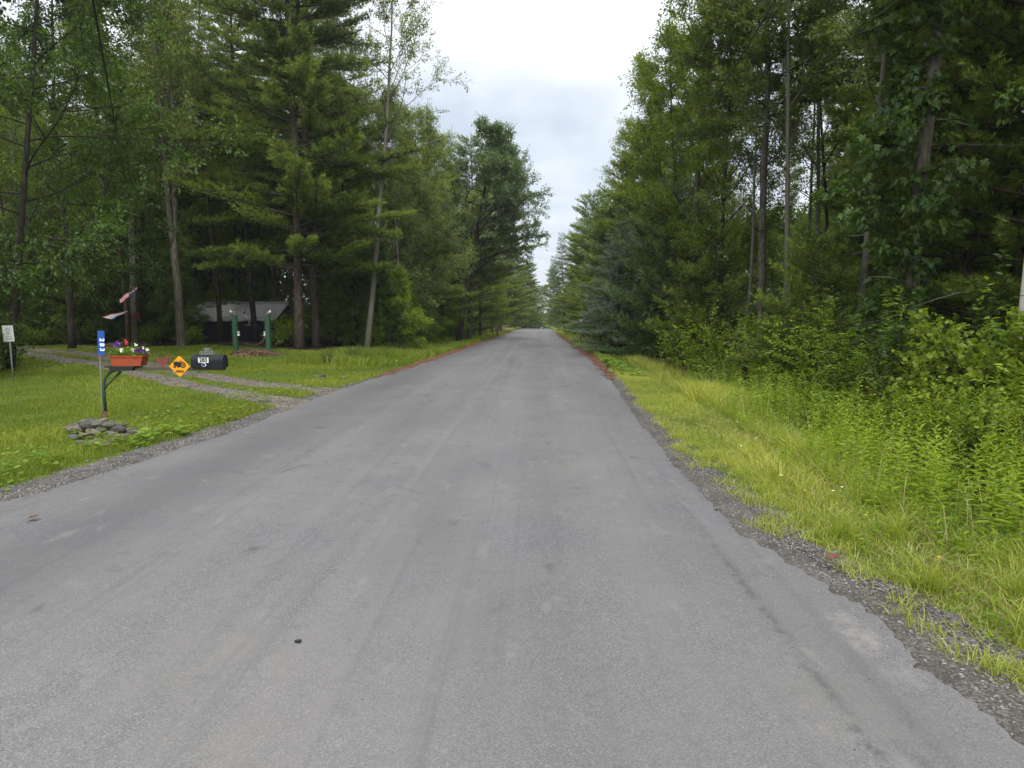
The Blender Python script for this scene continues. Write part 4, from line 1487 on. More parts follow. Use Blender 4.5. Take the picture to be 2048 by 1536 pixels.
def rosettes(n, pick, size, nl, kind='round', aspect=0.6):
    for _ in range(n):
        x, y = pick()
        m = int(rng.uniform(0.5, 1.4) * nl)
        a = rng.uniform(0, 6.28, m)
        rad = rng.uniform(0.02, 0.22, m)
        px = x + rad * np.cos(a)
        py = y + rad * np.sin(a)
        z = H(px, py) + rng.uniform(0.02, 0.14, m)
        D = np.stack([np.cos(a), np.sin(a), rng.uniform(-.1, .5, m)], -1)
        add_leaves(wd, np.stack([px, py, z], -1), D, size * rng.uniform(0.6, 1.2, m), rng, aspect, 0.85, 0.15, 0.15,
                   np.clip(rng.uniform(0.3, 0.9) + rng.normal(0, 0.12, m), 0, 1), kind)


def left_edge(ya, yb, s0, s1):
    def f():
        y = rng.uniform(ya, yb)
        return float(eL(y)) - rng.uniform(s0, s1), y
    return f


def right_edge(ya, yb, s0, s1):
    def f():
        y = rng.uniform(ya, yb)
        return float(eR(y)) + rng.uniform(s0, s1), y
    return f


rosettes(60, left_edge(5.2, 11.5, 0.6, 2.0), 0.055, 9)
rosettes(30, left_edge(9.5, 15, 0.6, 1.6), 0.060, 9)
rosettes(10, left_edge(8.4, 9.4, 0.5, 1.0), 0.095, 7)
rosettes(26, left_edge(6.0, 11.5, 1.6, 4.2), 0.045, 10, 'leaf', 0.5)
rosettes(120, left_edge(5.0, 14, 0.5, 4.0), 0.030, 12, 'leaf', 0.7)
rosettes(80, left_edge(22, 60, 0.35, 0.9), 0.14, 8)
rosettes(90, right_edge(3, 12, 0.6, 2.2), 0.06, 8, 'leaf', 0.5)
rosettes(120, right_edge(5, 20, 0.5, 3.0), 0.06, 12, 'leaf', 0.6)
rosettes(90, right_edge(18, 50, 0.3, 0.9), 0.14, 8)
for _ in range(900):                                # leafy stalks of other weeds mixed in
    y = rng.uniform(4.4, 18)
    x = float(eR(y)) + rng.uniform(2.0, 5.4)
    h = rng.uniform(0.25, 0.75)
    m_ = int(rng.uniform(10, 26))
    t = rng.uniform(0.15, 1, m_)
    a = rng.uniform(0, 6.28, m_)
    rr_ = rng.uniform(0.03, 0.18, m_)
    add_leaves(wd, np.stack([x + rr_ * np.cos(a), y + rr_ * np.sin(a), float(H(x, y)) + h * t], -1), np.stack([np.cos(a), np.sin(a), rng.uniform(-.2, .5, m_)], -1), rng.uniform(0.04, 0.085) * rng.uniform(.7, 1.2, m_), rng,
               rng.uniform(.4, .8), 0.75, 0.2, 0.2, np.clip(rng.uniform(.35, 1.0) + rng.normal(0, .1, m_), 0, 1), 'leaf')
tag(link('weeds', wd.mesh('weeds', M['weed'])), kind='stuff')

# small yellow and white flowers in the verge
fl, wf = MB(), MB()


def flowers(mb, n, pick, size, h0, h1):
    pts = np.array([pick() for _ in range(n)])
    z = H(pts[:, 0], pts[:, 1]) + rng.uniform(h0, h1, n)
    for k in range(5):
        a = rng.uniform(0, 0.5, n) + k * 1.2566
        D = np.stack([np.cos(a), np.sin(a), np.full(n, 0.35)], -1)
        add_leaves(mb, np.c_[pts, z], D, size * rng.uniform(0.7, 1.2, n), rng, 0.8, 0.9, 0.05, 0.0, None, 'diamond')


flowers(fl, 420, right_edge(12, 30, 1.3, 4.8), 0.022, 0.15, 0.4)
flowers(fl, 60, right_edge(3.5, 13, 0.7, 2.2), 0.014, 0.05, 0.16)
flowers(fl, 14, right_edge(9, 14, 3.0, 4.6), 0.035, 0.6, 0.9)
flowers(wf, 40, right_edge(6, 20, 0.8, 3.0), 0.018, 0.08, 0.3)
tag(link('wildflowers', fl.mesh('yellow flowers', M['yellow_flower'])), kind='stuff')
tag(link('wildflowers', wf.mesh('white flowers', M['white_flower'])), kind='stuff')

# loose stones on the shoulders
rng = np.random.default_rng(104)
pb = MB()
ico = np.array([[0, 0, 1], [.894, 0, .447], [.276, .851, .447], [-.724, .526, .447], [-.724, -.526, .447], [.276, -.851, .447],
                [.724, .526, -.447], [-.276, .851, -.447], [-.894, 0, -.447], [-.276, -.851, -.447], [.724, -.526, -.447], [0, 0, -1]])
icf = np.array([[0, 1, 2], [0, 2, 3], [0, 3, 4], [0, 4, 5], [0, 5, 1], [1, 6, 2], [2, 7, 3], [3, 8, 4], [4, 9, 5], [5, 10, 1],
                [6, 7, 2], [7, 8, 3], [8, 9, 4], [9, 10, 5], [10, 6, 1], [11, 7, 6], [11, 8, 7], [11, 9, 8], [11, 10, 9], [11, 6, 10]])


def pebbles(n, x, y, z, size):
    s = size[:, None, None] * rng.uniform(0.6, 1.3, (n, 1, 3)) * np.array([1, 1, .7])
    V = ico[None] * s * rng.uniform(0.8, 1.2, (n, 12, 1)) + np.stack([x, y, z], -1)[:, None]
    i = np.arange(n)[:, None, None] * 12
    pb.add(V.reshape(-1, 3), (i + icf[None]).reshape(-1, 3), tint=rng.uniform(0, 1, n))


n = 9000
y = 2.4 + 9 * rng.uniform(0, 1, n) ** 1.6
x = eR(y) + rng.exponential(0.18, n) + rng.uniform(-0.03, 0.30, n)
pebbles(n, x, y, np.minimum(H(x, y) + 0.018, prof(y) - 0.004), rng.uniform(0.003, 0.011, n))
n = 5200
y = 4.2 + 12 * rng.uniform(0, 1, n) ** 1.5
x = eL(y) - rng.exponential(0.14, n) - rng.uniform(-0.04, 0.35, n)
pebbles(n, x, y, np.minimum(H(x, y) + 0.018, prof(y) - 0.004), rng.uniform(0.004, 0.013, n))
for tr in (TR1, TR2):
    n = 1500
    k_ = rng.integers(0, len(tr) - 2, n)
    f_ = rng.uniform(0, 1, (n, 1))
    q_ = tr[k_] * (1 - f_) + tr[k_ + 1] * f_ + rng.normal(0, 0.2, (n, 2))
    q_ = q_[q_[:, 0] < eL(q_[:, 1]) - 0.1]
    pebbles(len(q_), q_[:, 0], q_[:, 1], H(q_[:, 0], q_[:, 1]) + 0.024, rng.uniform(0.006, 0.022, len(q_)))
n = 1300
y = 2.4 + 7 * rng.uniform(0, 1, n)
x = np.where(rng.uniform(0, 1, n) < .6, eR(y) - rng.exponential(0.25, n), rng.uniform(-5, 2, n))
tc_ = (x - eL(y)) / (eR(y) - eL(y))
pebbles(n, x, y, prof(y) + 0.02 * (1 - (2 * tc_ - 1) ** 2) + 0.001, rng.uniform(0.0015, 0.004, n))
m, nt, out = new_mat('loose grey stones')
g = N(nt)
a_ = g.node('ShaderNodeAttribute', attribute_name='tint')
g.link(g.bsdf(g.ramp(a_.outputs['Fac'], [(0, (0.05, 0.048, 0.047)), (0.7, (0.14, 0.135, 0.13)), (1, (0.28, 0.265, 0.245))]), 0.85), out.inputs[0])
tag(link('gravel', pb.mesh('loose stones', m)), kind='stuff')

# needle straw lying at the far edges
nd = MB()
n = 9000
y = rng.uniform(18, 70, n)
side = rng.uniform(0, 1, n) < 0.5
x = np.where(side, eL(y) + rng.normal(0.02, 0.22, n), eR(y) + rng.normal(0.08, 0.17, n))
pts = np.stack([x, y, prof(y) + 0.016], -1)
D = rnd_dir(n, rng) * np.array([1, 1, .15])
add_leaves(nd, pts, D, 0.16 * rng.uniform(.6, 1.2, n), rng, 0.12, 0.95, 0, 0, None, 'diamond')
tag(link('needle_litter', nd.mesh('needle straw', M['needles'])), kind='stuff')

# ------------------------------------------------------------------ things by the road
M['green_paint'] = plain('green painted metal', (0.026, 0.068, 0.032), 0.6, 0.35, 14, dirt=(0.06, 0.05, 0.03))
M['green_post'] = plain('green painted timber', (0.028, 0.095, 0.050), 0.75, 0.35, 10, dirt=(0.05, 0.06, 0.04))
M['rust'] = plain('rusty steel', (0.10, 0.045, 0.022), 0.85, 0.5, 20)
M['plank'] = plain('weathered greenish plank', (0.065, 0.060, 0.032), 0.85, 0.4, 12)
M['dark_board'] = plain('dark wet board', (0.022, 0.026, 0.018), 0.8, 0.4, 12)
M['black_paint'] = plain('black enamel', (0.007, 0.008, 0.012), 0.38, 0.3, 20, 0.3)
M['white_plate'] = plain('white plate', (0.70, 0.72, 0.72), 0.5, 0.08, 20)
M['black_ink'] = plain('black lettering', (0.010, 0.010, 0.011), 0.6, 0.1)
M['white_ink'] = plain('white lettering', (0.78, 0.80, 0.82), 0.5, 0.05)
M['blue_sign'] = plain('blue reflective sheet', (0.010, 0.075, 0.33), 0.45, 0.1, 8)
M['blue_dot'] = plain('deep blue emblem', (0.012, 0.022, 0.16), 0.5, 0.1)
M['orange_sign'] = plain('amber sign sheet', (0.72, 0.30, 0.008), 0.45, 0.06, 6)
M['terracotta'] = plain('orange planter plastic', (0.30, 0.050, 0.012), 0.55, 0.25, 7, dirt=(0.20, 0.05, 0.02))
M['earth'] = plain('potting soil', (0.03, 0.02, 0.013), 0.95, 0.4, 30)
M['hen_red'] = plain('red painted sheet metal', (0.17, 0.035, 0.038), 0.65, 0.3, 14)
M['grey_metal'] = plain('galvanised metal', (0.30, 0.31, 0.31), 0.5, 0.15, 12, metallic=0.4)
M['dull_metal'] = plain('dull grey metal', (0.20, 0.21, 0.20), 0.6, 0.2, 12)
M['pole_wood'] = bark('weathered pole', (0.07, 0.065, 0.055), (0.15, 0.14, 0.12), (0.24, 0.23, 0.20), (9, 9, 0.8), 0.3)
M['cable'] = plain('black cable', (0.012, 0.012, 0.013), 0.7, 0.1)
M['red_box'] = plain('red painted box', (0.16, 0.02, 0.015), 0.6, 0.25)
M['purple'] = plain('purple petals', (0.16, 0.06, 0.34), 0.6, 0.3, 40)
M['dark_purple'] = plain('violet petals', (0.07, 0.012, 0.13), 0.6, 0.3, 40)
M['red_petal'] = plain('red petals', (0.62, 0.04, 0.06), 0.6, 0.2, 40)
M['flag_red'] = plain('red cloth', (0.62, 0.06, 0.055), 0.8, 0.15)
M['flag_white'] = plain('white cloth', (0.82, 0.82, 0.84), 0.8, 0.1)
M['flag_blue'] = plain('blue cloth', (0.03, 0.06, 0.22), 0.8, 0.15)
M['grey_cloth'] = plain('grey cloth', (0.55, 0.55, 0.58), 0.8, 0.12)
M['tarp'] = plain('silver grey tarpaulin', (0.43, 0.435, 0.455), 0.5, 0.12, 2.5, 0.5)
M['navy'] = plain('dark navy sheeting', (0.012, 0.015, 0.028), 0.7, 0.3, 4)
M['rope'] = plain('weathered rope', (0.17, 0.11, 0.075), 0.9, 0.3, 30)
M['mulch'] = gravel('reddish bark mulch', (0.17, 0.085, 0.055), (0.34, 0.21, 0.15), (0.06, 0.035, 0.025), 25)
M['mulch_pale'] = gravel('pale bark mulch', (0.22, 0.13, 0.09), (0.40, 0.28, 0.20), (0.09, 0.055, 0.04), 25)
M['far_grey'] = plain('weathered grey board', (0.21, 0.20, 0.20), 0.8, 0.2)

I4 = Matrix.Identity(4)
T = Matrix.Translation
RZ = lambda a: Matrix.Rotation(a, 4, 'Z')
RY = lambda a: Matrix.Rotation(a, 4, 'Y')
RX = lambda a: Matrix.Rotation(a, 4, 'X')


def part(name, build, mat, parent, sm=False, loc=None):
    mb = MB()
    build(mb)
    return link(name, mb.mesh(name, M[mat] if isinstance(mat, str) else mat, sm), parent, loc)


def local(origin):
    """pixel -> metres from the origin, in the upright plane through it"""
    return lambda px, py, dy=0.0: np.array(P(px, py, origin.y + dy) - origin)


# --- the mailbox on its long arm
L = local(PB)
root = thing('mailbox_post', 'green bent pipe post with long plank arm standing in the stone pile', 'post', PB)
foot, bend = L(214, 852), L(207, 777)
part('post_foot', lambda m: m.tube([foot - np.array([0, 0, .15]), foot, foot * .6 + bend * .4], 0.021, 12), 'rust', root, True)
curve = [foot * .6 + bend * .4, bend, L(207.5, 766), L(211, 755), L(218, 746), L(229, 740.5), L(250, 739)]
part('post', lambda m: m.tube(curve, 0.022, 12), 'green_paint', root, True)
part('brace', lambda m: m.tube([L(208.5, 779), L(215, 769), L(241, 744)], [0.016, 0.018, 0.018], 10), 'green_paint', root, True)
arm0, arm1 = L(226, 737), L(449, 738)
zarm = arm0[2]
part('arm', lambda m: m.box((arm0[0] * .5 + arm1[0] * .5, 0.0, zarm), (arm1[0] - arm0[0], 0.10, 0.042)), 'plank', root)
sh0, sh1 = L(218, 738), L(276, 738)


def shelf(m):
    cx, wd = (sh0[0] + sh1[0]) / 2, sh1[0] - sh0[0]
    m.box((cx, 0, zarm + 0.033), (wd, 0.24, 0.024))
    m.box((cx + .02, -0.085, zarm - 0.002), (wd * .8, 0.05, 0.045))
    m.box((cx + .02, 0.085, zarm - 0.002), (wd * .8, 0.05, 0.045))


part('shelf', shelf, 'dark_board', root)

bx0, bx1 = L(385.5, 725)[0], L(449.5, 725)[0]
zb = zarm + 0.0215
blen = bx1 - bx0
bh = L(400, 709)[2] - zb
mbx = thing('mailbox', 'black rural mailbox numbered 283 on the end of the plank arm', 'mailbox', PB + Vector(((bx0 + bx1) / 2, 0, zb)))
wr = 0.088
outl = [(-wr, 0), (wr, 0)] + [(wr * math.cos(a), bh - wr + wr * math.sin(a)) for a in np.linspace(0, math.pi, 17)]


def mb_body(m):
    m.prism(outl, blen - 0.03, RZ(math.pi / 2))
    for u in (-.33, .05, .40):
        o2 = [(x * 1.012, 0.003 + z * 1.008) for x, z in outl]
        m.prism(o2, 0.006, T((u * blen, 0, 0)) @ RZ(math.pi / 2))


part('body', mb_body, 'black_paint', mbx, False)


def mb_door(m):
    o2 = [(x * 1.03, -0.002 + z * 1.02) for x, z in outl]
    m.prism(o2, 0.024, T((blen / 2 - 0.003, 0, 0)) @ RZ(math.pi / 2))
    m.box((blen / 2 + 0.018, 0, bh * 0.93), (0.022, 0.03, 0.014))


part('door', mb_door, 'black_paint', mbx)
plate = part('number_plate', lambda m: m.box((-0.035, -wr - 0.004, bh * 0.60), (0.155, 0.004, 0.074)), 'white_plate', mbx)


def digits(body, size, Mx, mat, parent, name='number', depth=0.004, gap=1.0):
    m = MB()
    text_into(m, body, size, depth, Mx, gap=gap)
    return link(name, m.mesh(name, M[mat]), parent)


d283 = digits('283', 0.082, T((-0.035, -wr - 0.007, bh * 0.60)), 'black_ink', plate)
hexa = [(0.036 * math.cos(a), 0.032 * math.sin(a)) for a in np.arange(6) * math.pi / 3]
emb = part('emblem', lambda m: m.prism(hexa, 0.003, T((-0.03, -wr - 0.0035, bh * 0.245))), 'white_plate', mbx)
part('emblem_centre', lambda m: m.disc(0.024, 0.003, T((-0.033, -wr - 0.006, bh * 0.245)), 16), 'blue_dot', emb)


def topper(m):
    z = bh + 0.004
    m.box((-0.02, 0, z), (0.20, 0.012, 0.008))
    m.box((-0.02, 0, z + 0.045), (0.165, 0.010, 0.005))
    m.box((-0.02, 0, z + 0.092), (0.085, 0.010, 0.005))
    r = random.Random(4)
    x = -0.115
    while x < 0.07:                               # a worn row of cast letters, no longer readable
        w_ = r.uniform(0.010, 0.016)
        m.box((x, 0, z + 0.024), (w_ * .38, 0.008, 0.034))
        m.box((x + w_ * .62, 0, z + 0.024), (w_ * .34, 0.008, 0.030))
        m.box((x + w_ * .3, 0, z + r.choice((0.012, 0.024, 0.037))), (w_ * .7, 0.008, 0.007))
        x += w_ + 0.007
    for s in (-1, 1):
        m.tube([(-0.02 + s * 0.085, 0, z + 0.045), (-0.02 + s * 0.055, 0, z + 0.075), (-0.02 + s * 0.043, 0, z + 0.092)], 0.003, 6)
        m.tube([(-0.02 + s * 0.105, 0, z + 0.0), (-0.02 + s * 0.118, 0, z + 0.028), (-0.02 + s * 0.10, 0, z + 0.045)], 0.003, 6)


top = part('name_ornament', topper, 'dull_metal', mbx)
digits('283', 0.046, T((-0.02, 0, bh + 0.072)), 'dull_metal', top, depth=0.008)

# --- planter with flowers on the shelf
cx = (L(222, 720)[0] + L(296, 720)[0]) / 2
pz = zarm + 0.046
pl = thing('flower_planter', 'orange window box planter of pansies on the dark shelf', 'planter', PB + Vector((cx, 0, pz)))
pw, ph = 0.50, 0.155


def trough(m):
    o = [(-pw * .42, 0), (pw * .42, 0), (pw * .5, ph), (-pw * .5, ph)]
    m.prism(o, 0.17, I4)
    m.box((0, -0.092, ph - 0.012), (pw * 1.02, 0.016, 0.026))
    m.box((0, 0.092, ph - 0.012), (pw * 1.02, 0.016, 0.026))
    for s in (-1, 1):
        m.box((s * pw * .505, 0, ph - 0.012), (0.016, 0.168, 0.026))


part('trough', trough, 'terracotta', pl)
part('soil', lambda m: m.box((0, 0, ph + 0.004), (pw * .96, 0.165, 0.012)), 'earth', pl)
rng = np.random.default_rng(201)
n = 520
c = np.stack([rng.uniform(-.50, .52, n) * pw, rng.uniform(-.11, .11, n), ph + rng.uniform(-.02, .10, n)], -1)
m = MB()
add_leaves(m, c, rnd_dir(n, rng) + np.array([0, -.2, .4]), rng.uniform(0.025, 0.055, n), rng, 0.5, 0.5, tint=rng.uniform(0, 1, n))
for k in range(24):
    x = rng.uniform(-.5, .5) * pw
    m.tube([(x, rng.uniform(-.06, .06), ph), (x + rng.normal(0, .03), rng.uniform(-.08, .08), ph + rng.uniform(.08, .2))], 0.002, 3, cap=False, tint=0.4)
link('leaves', m.mesh('leaves', M['weed']), pl)


def blossoms(spots, size, mat):
    for (u, v, zz) in spots:
        m = MB()
        for k in range(6):
            a = k * 1.047 + rng.uniform(-.2, .2)
            D = np.array([[math.cos(a), -0.35, math.sin(a)]])
            add_leaves(m, np.zeros((1, 3)), D, size * rng.uniform(.85, 1.15), rng, 0.85, 0.2, 0.05, 0.05, None, 'leaf')
        link('flower', m.mesh('flower', M[mat]), pl, (u * pw, v, ph + zz))


blossoms([(-.36, -.05, .15), (-.34, 0, .19), (-.30, -.06, .12), (-.38, .02, .10), (-.31, .03, .16), (-.27, -.02, .19)], 0.034, 'purple')
blossoms([(-.05, 0, .19), (-.035, -.02, .21), (-.06, .02, .17)], 0.034, 'red_petal')
blossoms([(-.08, -.10, .06), (-.10, -.09, .085), (.23, -.10, .09), (.26, -.09, .075), (.50, -.06, .115), (.62, -.05, .085), (.20, .02, .15)], 0.032, 'white_flower')
blossoms([(.32, -.09, .07), (.36, -.08, .09), (.42, -.09, .07), (.47, -.07, .085), (.55, -.08, .07), (.57, -.05, .05), (.40, -.02, .10)], 0.034, 'dark_purple')

# --- flat metal hen on the arm
S1 = lambda x, y: (100 + x / 3.793, 540 + y / 3.793)
hen_pts = [(786, 626), (797, 636), (804, 652), (818, 668), (838, 671), (860, 666), (872, 656), (878, 645), (888, 640), (894, 645), (902, 643), (908, 650), (913, 656), (903, 661), (900, 668), (895, 684),
           (889, 700), (876, 711), (864, 716), (866, 726), (880, 731), (858, 731), (858, 718), (852, 718), (852, 727), (843, 731), (846, 718), (832, 712), (818, 700), (808, 684), (802, 664), (795, 645)]
hc = L(324.5, 735)
hp = [L(*S1(x, y)) - hc for x, y in hen_pts]
zlo = min(p[2] for p in hp)
hn = thing('hen_figure', 'flat red metal hen cut-out standing on the plank arm', 'ornament', PB + Vector((hc[0], 0, zarm + 0.021)))
part('silhouette', lambda m: m.prism([(p[0], p[2] - zlo) for p in hp][::-1], 0.006, I4), 'hen_red', hn)
part('base_strip', lambda m: m.box((0.02, 0, 0.003), (0.09, 0.03, 0.006)), 'hen_red', hn)

# --- amber tractor crossing sign
sc_ = L(363.5, 732)
hd = 0.157
dia = []
for k in range(4):
    a0 = math.pi / 2 - k * math.pi / 2
    c = np.array([math.cos(a0), math.sin(a0)]) * (hd - 0.022)
    for t in np.linspace(.6, -.6, 5):
        dia.append(tuple(c + 0.018 * np.array([math.cos(a0 + t), math.sin(a0 + t)])))
sg = thing('crossing_sign', 'amber diamond sign with a black tractor hung on the arm', 'sign', PB + Vector((sc_[0], -0.062, sc_[2])))
pn = part('panel', lambda m: m.prism(dia[::-1], 0.008, I4), 'orange_sign', sg)


def tractor(m):
    F0 = T((0, -0.006, 0))
    k = 0.157 / 84                                  # pixels of the enlarged photograph to metres
    c = lambda x, y: ((x - 1000) * k, (728 - y) * k)
    x, z = c(1029, 717)
    m.ring(0.027, 0.043, 0.003, F0, 26, x, z)
    m.disc(0.012, 0.003, F0, 14, x, z)
    for q in range(5):
        m.box((x + 0.02 * math.cos(q * 1.257 + .4), -0.006, z + 0.02 * math.sin(q * 1.257 + .4)), (0.026, 0.003, 0.005), RY(-(q * 1.257 + .4)))
    x, z = c(963, 730)
    m.ring(0.010, 0.022, 0.003, F0, 20, x, z)
    m.disc(0.005, 0.003, F0, 10, x, z)
    poly = [c(*q) for q in ((953, 692), (985, 690), (1000, 694), (1012, 690), (1016, 697), (1008, 704), (1012, 726), (1000, 738), (986, 736), (980, 726), (966, 722), (953, 712))]
    m.prism(poly[::-1], 0.0028, F0)
    m.box((c(976, 684)[0], -0.006, c(976, 684)[1]), (0.005, 0.0028, 0.026))
    m.box((c(1004, 684)[0], -0.006, c(1004, 684)[1]), (0.036, 0.0028, 0.005), RY(-.5))
    m.box((c(1020, 688)[0], -0.006, c(1020, 688)[1]), (0.034, 0.0028, 0.008))


part('tractor_symbol', tractor, 'black_ink', pn)
digits('XING', 0.050, T((0.0, -0.006, -0.076)), 'black_ink', pn, 'lettering', 0.003)
part('hanger', lambda m: (m.tube([(0, 0.006, 0.0), (0, 0.06, 0.0)], 0.006, 8), m.tube([(0, 0, -hd + .012), (0, 0, -hd - .012)], 0.006, 8)), 'dull_metal', sg)

# --- blue house number sign on its rod
b0 = G(204, 846)
LB = local(b0)
bs = thing('number_sign', 'tall blue sign with vertical white 283 on a thin rod', 'sign', b0)
part('rod', lambda m: m.tube([LB(205, 850), LB(203.5, 800), LB(202.0, 757), LB(199.5, 705), LB(199.5, 690)], 0.0095, 8), 'dull_metal', bs, True)
ctr = LB(203.5, 685.5) + np.array([0, -0.014, 0])
bp = part('panel', lambda m: m.box((0, 0, 0), (0.105, 0.005, 0.36), RY(R(2.5))), 'blue_sign', bs, loc=tuple(ctr))
digits('283', 0.098, T((0.012, -0.0045, -0.030)) @ RY(math.pi / 2 + R(2.5)), 'white_ink', bp, depth=0.003, gap=1.5)

# --- stones piled round the post
rng = np.random.default_rng(301)
STONE = []
for k, (a, b) in enumerate((((0.085, 0.078, 0.070), (0.170, 0.155, 0.140)), ((0.065, 0.063, 0.060), (0.14, 0.135, 0.128)), ((0.11, 0.092, 0.074), (0.19, 0.162, 0.132)), ((0.05, 0.049, 0.047), (0.11, 0.107, 0.10)))):
    m_, nt_, out_ = new_mat('fieldstone')
    g_ = N(nt_)
    v_ = g_.coords()
    nn_ = g_.noise(v_, 9, 7, 0.65)
    n3_ = g_.noise(v_, 60, 3, 0.6)
    col_ = g_.mix(nn_, a, b)
    col_ = g_.mix(g_.ramp(nn_, [(0.56, 0.0), (0.66, 0.5)]), col_, (0.11, 0.12, 0.07))
    g_.link(g_.bsdf(col_, 0.9, g_.bump(n3_, 0.5, 0.006), 0.2), out_.inputs[0])
    STONE.append(m_)


def stone_mesh(seed, sx, sy, sz):
    r = np.random.default_rng(seed)
    me = bpy.data.meshes.new('stone')
    import bmesh
    bm = bmesh.new()
    bmesh.ops.create_icosphere(bm, subdivisions=3, radius=1.0)
    axes = unit(r.normal(size=(9, 3)))
    offs = r.uniform(0.55, 0.9, 9)
    for v in bm.verts:
        p = np.array(v.co)
        for a_, o_ in zip(axes, offs):                # chop flat facets, then soften
            d_ = p @ a_
            if d_ > o_:
                p = p - a_ * (d_ - o_) * 0.85
        p = p * (1 + 0.03 * math.sin(7 * p[0] + 5 * p[1] + seed) + 0.02 * math.sin(13 * p[2] + 9 * p[0]))
        v.co = Vector(p * np.array([sx, sy, sz]))
    bm.to_mesh(me)
    bm.free()
    me.polygons.foreach_set('use_smooth', [True] * len(me.polygons))
    me.materials.append(STONE[seed % 4])
    return me


SM = [stone_mesh(s, 1, r_[0], r_[1]) for s, r_ in enumerate(((.75, .38), (.6, .3), (.85, .5), (.7, .33), (.55, .42), (.8, .36), (.65, .28), (.9, .55)))]
k = 0
for px, py, sz, lift in [(135, 861, 15, 0), (148, 858, 12, .02), (158, 868, 17, .03), (172, 860, 12, .06), (185, 856, 12, .07), (150, 877, 14, 0), (168, 879, 13, .03), (176, 870, 14, .08),
                         (190, 867, 13, .10), (203, 862, 13, .09), (188, 878, 13, .06), (203, 876, 12, .07), (214, 869, 13, .10), (226, 863, 16, .06), (240, 862, 14, .05), (236, 872, 14, .05),
                         (222, 879, 13, .04), (200, 886, 13, .01), (186, 889, 13, 0), (217, 888, 13, .0), (232, 883, 13, .0), (248, 875, 13, 0), (252, 866, 11, .02), (266, 869, 15, 0), (279, 872, 11, 0),
                         (161, 888, 13, 0), (170, 852, 11, .03), (155, 850, 11, 0), (232, 853, 11, .02), (196, 850, 9, .02), (212, 893, 11, 0), (175, 894, 10, 0), (142, 868, 11, .04), (245, 884, 10, 0),
                         (207, 868, 10, .13), (183, 863, 10, .11), (219, 873, 10, .11), (195, 873, 10, .12)]:
    p = G(px, py)
    o = link('stone', SM[k % 8], None, (p.x, p.y, p.z + lift * 1.25 + 0.02))
    s = 1.22 * sz * p.y / 1400
    o.scale = (s, s, s)
    o.rotation_euler = (rng.uniform(-.25, .25), rng.uniform(-.3, .3), rng.uniform(-.6, .6))
    tag(o, 'flat fieldstone in the pile round the foot of the mailbox post', 'stone', 'fieldstones round the mailbox post')
    k += 1
for px, py, sz in ((634, 755, 8), (645, 754, 7), (686, 758, 7), (641, 759, 6)):
    p = G(px, py)
    o = link('stone', SM[k % 8], None, (p.x, p.y, p.z + 0.03))
    s = sz * p.y / 1400
    o.scale = (s, s, s)
    tag(o, 'pale stone lying at the grassy road edge past the driveway', 'stone', 'pale stones past the driveway')
    k += 1

# --- white notice sign by the dark bush
n0 = G(27, 757)
LN = local(n0)
ns = thing('notice_sign', 'white notice board on a thin grey post before the dark bush', 'sign', n0)
part('post', lambda m: m.tube([LN(27, 762), LN(17, 655)], 0.02, 8), 'dull_metal', ns, True)
q = [LN(5.5, 651), LN(27, 650.5), LN(31, 682.5), LN(9.5, 683.5)]
qc = sum(q) / 4 + np.array([0, -0.028, 0])
npn = part('panel', lambda m: m.prism([(p[0], p[2]) for p in [v - sum(q) / 4 for v in q]], 0.006, I4), 'white_plate', ns, loc=tuple(qc))


def notice_marks(m):
    w_ = 0.22
    for zz, ww in ((0.115, 0.10), (0.085, 0.16), (-0.065, 0.19), (-0.115, 0.17), (-0.14, 0.15)):
        x = -ww / 2
        while x < ww / 2:
            m.box((x + 0.008 - zz * .12, -0.005, zz), (0.011, 0.002, 0.008))
            x += 0.016
    m.ring(0.028, 0.036, 0.002, T((0, -0.005, 0.015)), 20)
    m.prism([(-.018, -.012), (0, -.03), (.018, -.012)], 0.002, T((0, -0.005, 0.0)))


part('notice_marks', notice_marks, 'black_ink', npn)

# --- utility pole, what hangs on it, and its cable
u0 = G(271, 693)
LU = local(u0)
up = thing('utility_pole', 'grey wooden utility pole with a cable at the back of the lawn', 'pole', u0)
ptop = LU(262, 398)
part('pole', lambda m: m.tube([(0, 0, -.3), ptop * .5, ptop], [0.105, 0.095, 0.085], 12), 'pole_wood', up, True)
part('conduit', lambda m: m.tube([(-0.11, -0.05, -.2), ptop * .5 + np.array([-.10, -.05, 0]), ptop * .94 + np.array([-.09, -.05, 0])], 0.026, 8), 'grey_metal', up, True)
part('cap_bracket', lambda m: m.box(ptop + np.array([0.02, -0.09, -0.12]), (0.08, 0.06, 0.16)), 'dull_metal', up)
mk = thing('hanging_basket', 'small black basket hanging on the right of the utility pole', 'basket', u0 + Vector(LU(279, 648, -.14)))
part('basket', lambda m: m.tube([(0, 0, 0), (0, 0, .05), (0, 0, .15), (0, 0, .26)], [0.05, .10, .13, .12], 14), 'black_ink', mk, True)
part('hook', lambda m: m.tube([(0, 0, .24), (0.0, .0, .42), (-.05, .04, .47), (-.13, .1, .44)], 0.006, 6), 'dull_metal', mk)
rb = thing('bird_house', 'small dull red box with a pitched lid on the utility pole', 'box', u0 + Vector(LU(273, 637, -.17)))
part('box', lambda m: m.box((0, 0, .09), (.20, .14, .18)), 'red_box', rb)
part('lid', lambda m: m.prism([(-.13, .18), (.13, .18), (0, .26)], 0.17, I4), 'red_box', rb)


